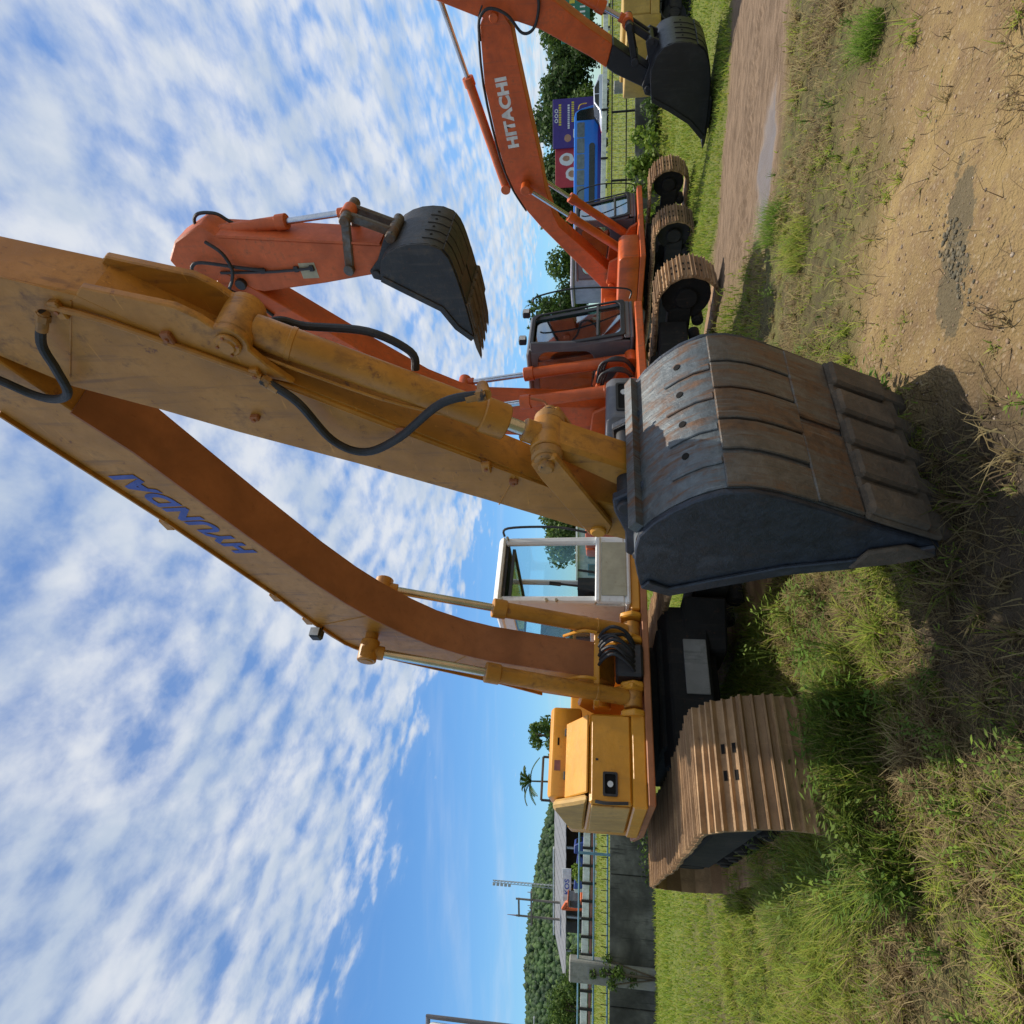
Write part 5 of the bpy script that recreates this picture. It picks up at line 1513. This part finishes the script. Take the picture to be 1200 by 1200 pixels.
# ------------------------------------------------------------------ trees, bushes, hill
def leaf_cloud(cent, rad, n, size, rng, cols, squash=1.0, shell=0.55, droop=0.0):
    """n leaf quads spread through ellipsoid clumps; returns verts, faces, colours"""
    cent = np.asarray(cent, float); rad = np.asarray(rad, float)
    vol = rad ** 2; pick = rng.choice(len(cent), n, p=vol / vol.sum())
    d = rng.normal(size=(n, 3)); d /= np.linalg.norm(d, axis=1)[:, None]
    r = rad[pick] * (shell + (1 - shell) * rng.random(n)) * (0.85 + 0.3 * rng.random(n))
    p = cent[pick] + d * r[:, None] * np.array([1, 1, squash])
    a = d * 0.6 + rng.normal(size=(n, 3)) * 0.6
    a /= np.linalg.norm(a, axis=1)[:, None]
    t = np.cross(a, rng.normal(size=(n, 3))); t /= np.linalg.norm(t, axis=1)[:, None]
    b = np.cross(a, t)
    s = size * (0.6 + 0.8 * rng.random(n))[:, None]
    v = np.stack([p - t * s * 0.5, p + b * s * 0.28 + a * s * .06, p + t * s * 0.5, p - b * s * 0.28 + a * s * .06], 1).reshape(-1, 3)
    f = np.arange(n * 4).reshape(n, 4)
    cols = np.asarray(cols, float)
    cc = cols[rng.integers(0, len(cols), n)] * (0.7 + 0.6 * rng.random(n))[:, None]
    return v, f, np.repeat(cc, 4, 0)


def poly_object(name, v, f, col, mat, parent=None):
    me = bpy.data.meshes.new(name)
    k = f.shape[1]
    me.vertices.add(len(v)); me.vertices.foreach_set('co', v.astype(np.float32).ravel())
    me.loops.add(f.size); me.loops.foreach_set('vertex_index', f.astype(np.int32).ravel())
    me.polygons.add(len(f)); me.polygons.foreach_set('loop_start', np.arange(0, f.size, k, dtype=np.int32))
    me.update(calc_edges=True)
    if col is not None:
        at = me.attributes.new('Col', 'FLOAT_COLOR', 'POINT')
        at.data.foreach_set('color', np.concatenate([col, np.ones((len(col), 1))], 1).astype(np.float32).ravel())
    me.materials.append(M[mat])
    o = bpy.data.objects.new(name, me); COL.objects.link(o)
    if parent is not None: o.parent = parent
    return o


GREENS = [(0.065, 0.115, 0.022), (0.09, 0.15, 0.03), (0.05, 0.09, 0.02), (0.12, 0.18, 0.035)]
DARKS = [(0.050, 0.090, 0.022), (0.07, 0.12, 0.028), (0.036, 0.065, 0.018)]


def tree(label, x, y, h, cr, seed, cols=GREENS, n=3500, leaf=0.32, trunk=0.22, cz=0.62, nclump=14, z=None, cat='tree', name='tree', group='trees beyond the walls', squash=0.85, sparse=0.5):
    rng = np.random.default_rng(seed); rr = random.Random(seed)
    z0 = float(gz(x, y)) if z is None else z
    root = thing(name, label, cat, (x, y, z0), rr.uniform(0, 6), group)
    tk = MB().tube([(0, 0, -0.2), (0.05 * h * .2, 0.02, h * 0.25), (0.03, 0.05, h * 0.5), (0, 0, h * 0.8)], trunk, seg=9, taper=0.35)
    cent = []; rad = []
    for k in range(nclump):
        t = 2 * math.pi * k / nclump * 2.4; q = rr.uniform(0.25, 1.0) ** 0.6
        zc = h * cz + rr.uniform(-1, 1) * h * (1 - cz) * 0.72 * math.sqrt(max(0.05, 1 - 0.6 * q * q))
        c = (cr * 0.68 * q * math.cos(t), cr * 0.68 * q * math.sin(t), zc)
        cent.append(c); rad.append(cr * rr.uniform(0.28, 0.46))
        if k % 2 == 0:
            tk.tube([(0, 0, h * rr.uniform(0.25, 0.5)), (c[0] * 0.5, c[1] * 0.5, (h * 0.4 + c[2]) / 2), c], trunk * 0.35, seg=5, sub=3, taper=0.3)
    tk.build('trunk', 'bark', root)
    v, f, c = leaf_cloud(cent, rad, n, leaf, rng, cols, squash, sparse)
    poly_object('crown', v, f, c, 'leaf', root)
    return root


for i, (lab, x, y, h, cr, cols, n, lf) in enumerate((
    ('broad green tree behind the red billboard', 41.0, 78, 8.6, 5.6, DARKS, 11000, 0.55),
    ('tall dense tree right of the purple billboard', 52.5, 79, 9.6, 6.4, DARKS, 13000, 0.55),
    ('leafy tree behind the orange arm, furthest right', 62.0, 76, 9.0, 6.0, GREENS, 11000, 0.55),
    ('dark tree filling the gap right of the sparse tree', 26.0, 82, 6.4, 4.6, DARKS, 8000, 0.5),
    ('low spreading tree under the purple billboard', 47.0, 74, 4.8, 4.2, GREENS, 8000, 0.45),
    ('low leafy tree behind the silver car', 57.0, 73, 5.4, 4.6, DARKS, 8000, 0.45),
    ('rounded tree beyond the blue bus', 34.5, 80, 7.0, 5.0, GREENS, 9000, 0.5),
    ('sparse tree with sky showing through, between the two orange machines', 13.3, 44, 6.3, 2.5, DARKS, 2300, 0.32),
    ('bushy tree above the yellow engine hood', -14.9, 41, 5.7, 1.5, GREENS, 1500, 0.26),
    ('tree behind the pale building, seen through the cab', -2.0, 62, 6.2, 3.8, GREENS, 6000, 0.4),
    ('low tree in front of the wooded hill beside the grey post', -53.0, 62, 4.4, 3.4, GREENS, 6000, 0.36),
    ('light green roadside tree left of the utility pole', -46.0, 57, 3.9, 3.0, [(0.09, 0.15, 0.03), (0.12, 0.18, 0.035), (0.06, 0.11, 0.025)], 4200, 0.28),
    ('roadside tree at the left edge below the hill', -58.0, 58, 4.2, 3.2, GREENS, 4000, 0.32),
    ('small tree below the shed roof by the poles', -41.0, 55, 2.9, 1.9, GREENS, 2400, 0.24),
)):
    tree(lab, x, y, h, cr, 40 + i, cols, n, lf, trunk=0.09 + h * 0.018)


def frond_tree():
    """the young tree whose long drooping fronds stick out over the hood"""
    root = thing('frond_tree', 'young tree with long drooping fronds sticking up behind the yellow hood', 'tree', (-13.2, 30.0, float(gz(-13.2, 30))), 0.4, 'trees beyond the walls')
    h = 3.75
    MB().tube([(0, 0, -0.2), (0.05, 0, h * 0.5), (0, 0.05, h)], 0.07, seg=8, taper=0.5).build('trunk', 'bark', root)
    rng = np.random.default_rng(5)
    V = []; Cc = []
    st = MB()
    for k in range(15):
        t = 2 * math.pi * k / 15 + rng.uniform(-.2, .2); el = rng.uniform(0.1, 1.2); L = rng.uniform(1.0, 1.5)
        pts = []
        for q in range(9):
            s = q / 8
            pts.append(np.array([math.cos(t) * L * s * math.cos(el), math.sin(t) * L * s * math.cos(el), h + L * s * math.sin(el) - 0.55 * L * s * s]))
        st.tube([tuple(p) for p in pts], 0.012, seg=4, sub=1)
        for q in range(1, 9):
            d = pts[q] - pts[q - 1]; d /= np.linalg.norm(d); sd = np.cross(d, [0, 0, 1.0]); sd /= np.linalg.norm(sd)
            for sg in (-1, 1):
                for hf in (0.0, 0.5):
                    p = pts[q - 1] * (1 - hf) + pts[q] * hf
                    e = p + (sd * sg * 0.75 + d * 0.5) * 0.30 * math.sin(math.pi * min(0.95, (q + hf) / 9.2)) + np.array([0, 0, -0.05])
                    w = d * 0.04
                    V += [p - w, (p + e) / 2 - w * 1.3, e, (p + e) / 2 + w * 1.3]
                    c = np.array((0.06, 0.11, 0.025)) * rng.uniform(0.7, 1.4); Cc += [c] * 4
    st.build('stalk', 'bark', root)
    V = np.array(V); poly_object('fronds', V, np.arange(len(V)).reshape(-1, 4), np.array(Cc), 'leaf', root)


frond_tree()


def bush(label, x, y, h, r, seed, cols, n, leaf, z=None, name='bush'):
    rng = np.random.default_rng(seed); rr = random.Random(seed)
    root = thing(name, label, 'bush', (x, y, float(gz(x, y)) if z is None else z), 0, 'bushes along the walls')
    cent = []; rad = []; st = MB()
    for k in range(9):
        t = rr.uniform(0, 6.28); q = rr.random() * r * 0.8
        c = (q * math.cos(t), q * math.sin(t), h * rr.uniform(0.25, 0.8)); cent.append(c); rad.append(r * rr.uniform(0.25, 0.45))
        st.tube([(0, 0, -0.1), (c[0] * 0.6, c[1] * 0.6, c[2] * 0.6), c], 0.018, seg=4, sub=2)
    st.build('stem', 'bark', root)
    v, f, c = leaf_cloud(cent, rad, n, leaf, rng, cols, 0.9, 0.35)
    poly_object('foliage', v, f, c, 'leaf', root)


BR = [(0.15, 0.23, 0.03), (0.20, 0.27, 0.04), (0.10, 0.17, 0.025)]
bush('bright yellow-green bush beside the dark cab of the lowered machine', 10.8, 19.6, 1.25, 1.1, 71, BR, 1500, 0.16)
bush('bright weedy bush spilling over the low wall', 9.0, 20.1, 1.15, 1.0, 72, BR, 1300, 0.15)
bush('dark creeper clump on the low mossy wall', 12.6, 20.9, 0.6, 1.2, 73, GREENS, 1300, 0.12)
bush('green creeper on the low wall, further right', 15.4, 21.0, 0.5, 1.2, 74, GREENS, 1200, 0.12)
bush('creeper clinging to the grey concrete post', -11.35, 15.30, 2.1, 0.42, 75, GREENS, 700, 0.08)
bush('thin weeds at the foot of the blackened wall, left part', -13.5, 14.95, 0.5, 0.9, 76, GREENS, 700, 0.07)
bush('thin weeds at the foot of the blackened wall by the yellow machine', -8.6, 15.75, 0.45, 0.9, 77, GREENS, 700, 0.07)
bush('leafy bush in front of the shed beside the blue tipper', -27.5, 47.0, 1.9, 1.3, 78, BR, 900, 0.22)


def build_hill():
    """wooded ridge on the left horizon"""
    def hz(x, y):
        ridge = 46 * sstep(-x, 60, 330) * (1 - 0.55 * sstep(-x, 420, 800)) + 7 * fbm(x * 0.012, y * 0.012, 3)
        prof = np.exp(-((y - 430) / 120) ** 2)
        return 0.8 + np.maximum(0, ridge) * prof - 1.5 * (1 - prof)
    me, X, Y = grid_mesh('hill', np.linspace(-900, -20, 90), np.linspace(230, 640, 40), hz)
    mt, t, out = new_mat('hill undergrowth')
    tc = t.add('ShaderNodeTexCoord').outputs['Object']
    c = t.mix(t.noise(tc, 0.15, 6, 0.7), (0.02, 0.04, 0.014), (0.05, 0.085, 0.025))
    b = t.add('ShaderNodeBsdfPrincipled', {'Base Color': c, 'Roughness': 1.0})
    t.l.new(b.outputs[0], out.inputs[0]); me.materials.append(mt)
    o = bpy.data.objects.new('hill', me); COL.objects.link(o); o['kind'] = 'structure'
    # crowns of the wood: too many and too far to count
    bm = bmesh.new(); bmesh.ops.create_icosphere(bm, subdivisions=1, radius=1.0)
    iv = np.array([v.co[:] for v in bm.verts]); fi = np.array([[v.index for v in f.verts] for f in bm.faces]); bm.free()
    rng = np.random.default_rng(3); n = 24000
    x = -rng.random(n) * 620 - 70; y = 255 + rng.random(n) * 185
    z = hz(x, y); keep = z > 1.5; x, y, z = x[keep], y[keep], z[keep]; n = len(x)
    s = 0.9 + 1.7 * rng.random(n) ** 1.8
    jit = 1 + 0.8 * (rng.random((n, len(iv), 1)) - 0.5)
    v = iv[None] * jit * s[:, None, None] * np.array([1, 1, 1.15]) + np.stack([x, y, z + s * 0.5], 1)[:, None]
    f = fi[None] + (np.arange(n) * len(iv))[:, None, None]
    cols = np.array(GREENS + DARKS)[rng.integers(0, 7, n)] * (0.6 + 0.4 * rng.random(n))[:, None] * np.array([0.9, 1.0, 1.5])  # bluish tint paints distance haze into the crown colours
    o = poly_object('hill_wood', v.reshape(-1, 3), f.reshape(-1, 3), np.repeat(cols, len(iv), 0), 'leaf')
    tag(o, 'dark green wood covering the long hill on the left horizon', 'wood', kind='stuff')


build_hill()


# ------------------------------------------------------------------ grass, weeds and stones
def blades(name, label, x, y, h, w, lean, cols, mat='grass', segs=2, cat='grass'):
    """one curved blade per (x,y): tapered strip of quads"""
    n = len(x); rng = RNG
    z = height(x, y) - 0.01
    az = rng.random(n) * 2 * np.pi
    dirx, diry = np.cos(az), np.sin(az)
    sx, sy = -diry, dirx
    V = []
    for k in range(segs + 1):
        t = k / segs
        off = lean * h * t ** 1.7
        zz = h * t * np.sqrt(np.maximum(0.05, 1 - (lean * t * 0.75) ** 2))
        ww = w * (1 - 0.82 * t ** 1.5) * 0.5
        cx = x + dirx * off; cy = y + diry * off
        V.append(np.stack([cx - sx * ww, cy - sy * ww, z + zz], 1)); V.append(np.stack([cx + sx * ww, cy + sy * ww, z + zz], 1))
    V = np.stack(V, 1)
    m_ = V.shape[1]
    base = (np.arange(n) * m_)[:, None, None]
    q = np.array([[2 * k, 2 * k + 1, 2 * k + 3, 2 * k + 2] for k in range(segs)])[None] + base
    c = np.repeat(cols, m_, 0)
    o = poly_object(name, V.reshape(-1, 3), q.reshape(-1, 4), c, mat)
    return tag(o, label, cat, kind='stuff')


def scatter(n, x0, x1, y0, y1, dens, clump=0.0):
    """points in view kept with probability dens(x,y), thinned with distance so the picture is evenly covered"""
    x = x0 + (x1 - x0) * RNG.random(n); y = y0 + (y1 - y0) * RNG.random(n)
    k = RNG.random(n) < dens(x, y)
    x, y = x[k], y[k]
    vis = np.abs(x) < 0.92 * y + 0.9
    return x[vis], y[vis]


def palette(n, cols, weights, var=0.35):
    cols = np.array(cols); i = RNG.choice(len(cols), n, p=np.array(weights) / sum(weights))
    return cols[i] * (1 - var / 2 + var * RNG.random((n, 1)))


GR = [(0.29, 0.345, 0.045), (0.20, 0.28, 0.038), (0.40, 0.40, 0.085)]
DRY = [(0.40, 0.32, 0.15), (0.32, 0.24, 0.11), (0.20, 0.14, 0.075)]


def green_amt(x, y):
    """how green (against straw-dry) the cover is"""
    g = 0.80 + 0.9 * fbm(x * 0.9 + 3, y * 0.9, 3)
    g = g + 0.35 * sstep(-x, 0.6, 2.2) * sstep(y, 3.2, 4.6) + 0.45 * sstep(y, 6.5, 9) * sstep(-x, 0, 2) + 0.5 * sstep(y, 8.8, 10) * sstep(x, 0, 2)
    g = g - 0.75 * (1 - sstep(y, 2.9, 3.5)) * sstep(x, -1.3, -0.4) - 0.22 * (1 - sstep(y, 2.6, 3.3)) * sstep(-x, 0.8, 1.8)
    g = g - 0.42 * sstep(x, 0.6, 1.5) * (1 - sstep(y, 6.3, 8.2))
    return np.clip(g, 0.03, 1.0)


def cover(x, y):
    """density of grass"""
    d = 1 - dirt(x, y)
    patch = sstep(fbm(x * 1.8 + 20, y * 1.8, 4), -0.22, 0.16)
    mid = sstep(x, 0.4, 1.6) * (1 - sstep(y, 6.2, 7.0))
    d = d * (1 - 0.35 * mid)
    d = d * (1 - mid * 0.75 * (1 - patch)) * (0.45 + 0.55 * patch)
    thin = (1 - sstep(y, 2.7, 3.4)) * sstep(x, -1.2, -0.2)
    d = d * (1 - 0.55 * thin)
    return np.clip(d + 0.30 * (dirt(x, y) > 0.5) * (lane(x, y) < 0.3) * sstep(fbm(x * 3.1 + 70, y * 3.1, 3), 0.22, 0.36), 0, 1)


def grass_layers():
    # near, long untidy grass
    x, y = scatter(560000, -6.0, 6.0, 2.1, 7.2, lambda x, y: cover(x, y) * np.clip(5.2 / y ** 1.3, 0, 1))
    n = len(x)
    # gather most of the blades into tufts
    cs = 0.17
    ci = np.floor(x / cs).astype(int); cj = np.floor(y / cs).astype(int)
    hx = _G[(_P[ci & 255] + cj) & 255] * 0.5 + 0.5; hy = _G[(_P[(ci + 91) & 255] + cj * 3) & 255] * 0.5 + 0.5
    pull = 1 - 0.72 * (RNG.random(n) < 0.65)
    x = (ci + 0.15 + 0.7 * hx) * cs + (x - (ci + 0.15 + 0.7 * hx) * cs) * pull; y = (cj + 0.15 + 0.7 * hy) * cs + (y - (cj + 0.15 + 0.7 * hy) * cs) * pull
    tuft_h = 0.65 + 0.8 * (_G[(_P[(ci + 37) & 255] + cj * 5) & 255] * 0.5 + 0.5)
    g = green_amt(x, y) + 0.45 * _G[(_P[(ci + 11) & 255] + cj * 7) & 255]; isg = RNG.random(n) < g
    tall = np.clip(0.65 + 1.2 * fbm(x * 1.4 - 7, y * 1.4, 3), 0.25, 1.6) * np.where(x > 0.5, 0.72, 1.0)
    h = (0.05 + 0.14 * RNG.random(n) ** 1.6) * tall * tuft_h * (1 + 0.30 * sstep(-x, 0.3, 1.2) * sstep(y, 3.0, 4.2) * (0.6 + 1.2 * np.clip(fbm(x * 1.1 + 50, y * 1.1, 3) + 0.3, 0, 1)))
    col = np.where(isg[:, None], palette(n, GR, (3, 3, 2)), palette(n, DRY, (3, 3, 2)))
    col = col * (1 - 0.5 * np.exp(-((x + 0.15) / 0.7) ** 2 - ((y - 2.7) / 0.5) ** 2))[:, None]  # blades darkened beside the bucket, its shadow put into their colour
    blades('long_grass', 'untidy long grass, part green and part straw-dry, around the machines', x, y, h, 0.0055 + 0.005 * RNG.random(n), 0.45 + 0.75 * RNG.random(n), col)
    # tall growth left standing against the crawler
    m_ = 17000
    q = RNG.random(m_); t_ = RNG.random(m_)
    cx = np.where(q < 0.62, -1.80 + 0.95 * t_ + 0.05 * RNG.normal(size=m_), -1.95 - 1.4 * t_ + 0.06 * RNG.normal(size=m_))
    cy = np.where(q < 0.62, 3.24 + 0.55 * t_ + 0.08 * RNG.normal(size=m_), 3.42 + 1.9 * t_ + 0.08 * RNG.normal(size=m_))
    kp = fbm(cx * 3.0, cy * 3.0, 3) > -0.25
    cx, cy = cx[kp], cy[kp]; m_ = len(cx)
    blades('tall_grass', 'taller green growth standing against the yellow machine track', cx, cy, 0.09 + 0.20 * RNG.random(m_) ** 1.5, 0.005 + 0.005 * RNG.random(m_), 0.3 + 0.7 * RNG.random(m_), palette(m_, GR + [(0.12, 0.18, 0.03), (0.30, 0.25, 0.11)], (1, 3, 1, 5, 2), 0.6), segs=3)
    # a low matted layer of dead stalks
    x, y = scatter(60000, -4.0, 5.0, 2.1, 5.4, lambda x, y: np.clip(cover(x, y) * (1.05 - 0.85 * green_amt(x, y)) + 0.012, 0, 1))
    n = len(x)
    blades('dead_stalks', 'matted dry stalks lying between the grass', x, y, 0.08 + 0.10 * RNG.random(n), np.full(n, 0.0045), 0.95 + 0.25 * RNG.random(n), palette(n, DRY + [(0.085, 0.055, 0.03)], (2, 3, 4, 3)) * (1 - 0.6 * np.exp(-((x + 0.15) / 0.7) ** 2 - ((y - 2.7) / 0.55) ** 2))[:, None])  # dark dead stalks; the falloff also paints the bucket shadow into them
    # short lawn further off, left and right
    x, y = scatter(260000, -15.5, 20.0, 6.3, 22.0, lambda x, y: (1 - np.maximum(dirt(x, y), lane(x, y))) * np.clip(7.0 / y, 0, 1) ** 1.2)
    n = len(x)
    g = np.clip(green_amt(x, y) + 0.2, 0, 1); isg = RNG.random(n) < g
    col = np.where(isg[:, None], palette(n, [(0.24, 0.31, 0.035), (0.17, 0.25, 0.035), (0.33, 0.34, 0.06)], (3, 3, 2)), palette(n, [(0.27, 0.235, 0.075), (0.22, 0.18, 0.07)], (1, 1)))
    h = (0.05 + 0.10 * RNG.random(n)) * np.clip(0.8 + 1.0 * fbm(x * 0.7, y * 0.7, 3), 0.4, 1.6)
    blades('lawn_grass', 'short bright grass in front of the boundary walls', x, y, h, 0.008 + 0.0011 * y, 0.3 + 0.6 * RNG.random(n), col)
    # verge beyond the walls
    x, y = scatter(70000, -40, 46, 17.5, 52, lambda x, y: np.clip(18.0 / y, 0, 1))
    n = len(x)
    blades('verge_grass', 'yellow-green verge grass on the bank beyond the walls', x, y, 0.12 + 0.16 * RNG.random(n), 0.03 + 0.001 * y, 0.4 + 0.5 * RNG.random(n), palette(n, [(0.21, 0.26, 0.03), (0.16, 0.22, 0.03), (0.28, 0.27, 0.05)], (2, 2, 2)), segs=1)


grass_layers()


def weeds():
    """broad-leaved weeds scattered through the grass"""
    spots = [(0.60, 3.35, 0.20), (0.72, 3.55, 0.16), (-0.95, 4.2, 0.18), (-1.45, 3.75, 0.22), (-2.3, 4.4, 0.28), (-2.6, 5.0, 0.30), (-1.8, 4.2, 0.20), (-1.0, 3.55, 0.25), (-0.55, 4.4, 0.2), (-0.75, 4.9, 0.3), (-1.15, 5.3, 0.3), (-1.70, 3.32, 0.24), (-1.55, 3.40, 0.28), (-1.40, 3.48, 0.26), (-1.25, 3.55, 0.28), (-1.10, 3.66, 0.26), (-0.98, 3.72, 0.24), (-1.95, 3.45, 0.24), (-2.15, 3.75, 0.28), (-2.4, 4.1, 0.28), (-2.7, 4.5, 0.3), (-1.75, 3.1, 0.2), (-0.8, 3.9, 0.25)]
    x, y = scatter(4200, -4.8, 3.5, 2.3, 7.5, lambda x, y: cover(x, y) * np.where(x < 0.9, 0.75, 0.25))
    V = []; C = []
    rng = RNG
    allp = [(a, b, c) for a, b, c in spots] + [(a, b, 0.035 + 0.10 * rng.random() ** 1.5) for a, b in zip(x, y)]
    for (px, py, s) in allp:
        z0 = float(height(px, py))
        g = np.array([(0.11, 0.19, 0.028), (0.17, 0.245, 0.035), (0.14, 0.20, 0.04)][rng.integers(0, 3)])
        for k in range(rng.integers(14, 30) if s < 0.2 else 70):
            t = rng.random() * 6.28; hh = s * (0.25 + 0.85 * rng.random()); r = s * 0.6 * rng.random()
            p = np.array([px + r * math.cos(t), py + r * math.sin(t), z0 + hh])
            L = min(s, 0.2) * (0.18 + 0.18 * rng.random()); d = np.array([math.cos(t), math.sin(t), rng.uniform(-0.3, 0.5)]); d /= np.linalg.norm(d)
            sd = np.cross(d, [0, 0, 1.0]); sd /= np.linalg.norm(sd)
            w = L * 0.20
            V += [p, p + d * L * 0.5 + sd * w, p + d * L, p + d * L * 0.5 - sd * w]
            C += [g * rng.uniform(0.7, 1.3)] * 4
            if k % 3 == 0:
                b = np.array([px, py, z0]); q = sd * 0.004
                V += [b - q, b + q, p + q * 0.5, p - q * 0.5]; C += [g * 0.8] * 4
    V = np.array(V)
    o = poly_object('weeds', V, np.arange(len(V)).reshape(-1, 4), np.array(C), 'grass')
    tag(o, 'small broad-leaved weeds growing through the grass', 'weeds', kind='stuff')


weeds()


def tuft(label, x, y, r, h, n, cols):
    a = RNG.random(n) * 6.28; q = r * np.sqrt(RNG.random(n))
    px = x + q * np.cos(a); py = y + q * np.sin(a)
    o = blades('grass_tuft', label, px, py, h * (0.5 + 0.6 * RNG.random(n)), np.full(n, 0.005), 0.4 + 0.6 * RNG.random(n), palette(n, cols, [1] * len(cols)), segs=3)
    del o['kind']
    o['category'] = 'grass tuft'; o['group'] = 'lone grass tufts'


FG = [(0.15, 0.25, 0.03), (0.20, 0.30, 0.04), (0.11, 0.19, 0.03)]
tuft('fresh green grass tuft standing alone on the bare yard, top right', 2.95, 4.05, 0.13, 0.20, 420, FG)
tuft('bright grass tuft at the edge of the wet rut', 2.70, 6.0, 0.20, 0.24, 420, FG)
tuft('dull green tuft in the strip of dry grass near the lane', 2.15, 5.2, 0.22, 0.20, 420, GR)


def stones():
    bm = bmesh.new(); bmesh.ops.create_icosphere(bm, subdivisions=1, radius=1.0)
    iv = np.array([v.co[:] for v in bm.verts]); fi = np.array([[v.index for v in f.verts] for f in bm.faces]); bm.free()
    x, y = scatter(9000, -0.5, 5.2, 2.1, 6.2, lambda x, y: np.clip(dirt(x, y) * (1 - 0.85 * lane(x, y)), 0, 1) * np.clip(3.2 / y, 0, 1) ** 2)
    n = len(x)
    s = 0.002 + 0.007 * RNG.random(n) ** 6
    # rubble on the torn bitumen patch
    m_ = 240
    u = np.clip(RNG.normal(size=m_) * 0.17, -.34, .34); w = np.clip(RNG.normal(size=m_) * 0.05, -.08, .08)
    bx = 1.12 + u * math.cos(R(33)) - w * math.sin(R(33)); by = 2.90 + u * math.sin(R(33)) + w * math.cos(R(33))
    x = np.concatenate([x, bx]); y = np.concatenate([y, by]); s = np.concatenate([s, 0.003 + 0.009 * RNG.random(m_) ** 3]); n = len(x)
    z = height(x, y) + s * 0.25
    jit = 1 + 0.5 * (RNG.random((n, len(iv), 1)) - 0.5)
    sc = np.stack([1 + 0.5 * RNG.random(n), 1 + 0.3 * RNG.random(n), 0.55 + 0.3 * RNG.random(n)], 1)
    v = iv[None] * jit * s[:, None, None] * sc[:, None] + np.stack([x, y, z], 1)[:, None]
    f = fi[None] + (np.arange(n) * len(iv))[:, None, None]
    col = palette(n, [(0.30, 0.20, 0.12), (0.22, 0.15, 0.09), (0.40, 0.32, 0.24), (0.16, 0.12, 0.09)], (4, 3, 1, 2))
    col[-m_:] = palette(m_, [(0.13, 0.11, 0.07), (0.19, 0.15, 0.09), (0.08, 0.07, 0.045)], (2, 1, 2))
    mt, t, out = new_mat('pebbles')
    b = t.add('ShaderNodeBsdfPrincipled', {'Base Color': t.add('ShaderNodeAttribute', attribute_name='Col').outputs[0], 'Roughness': 0.9})
    t.l.new(b.outputs[0], out.inputs[0]); M['pebble'] = mt
    o = poly_object('gravel', v.reshape(-1, 3), f.reshape(-1, 3), np.repeat(col, len(iv), 0), 'pebble')
    tag(o, 'loose pebbles and grit strewn over the bare yard', 'gravel', kind='stuff')


stones()
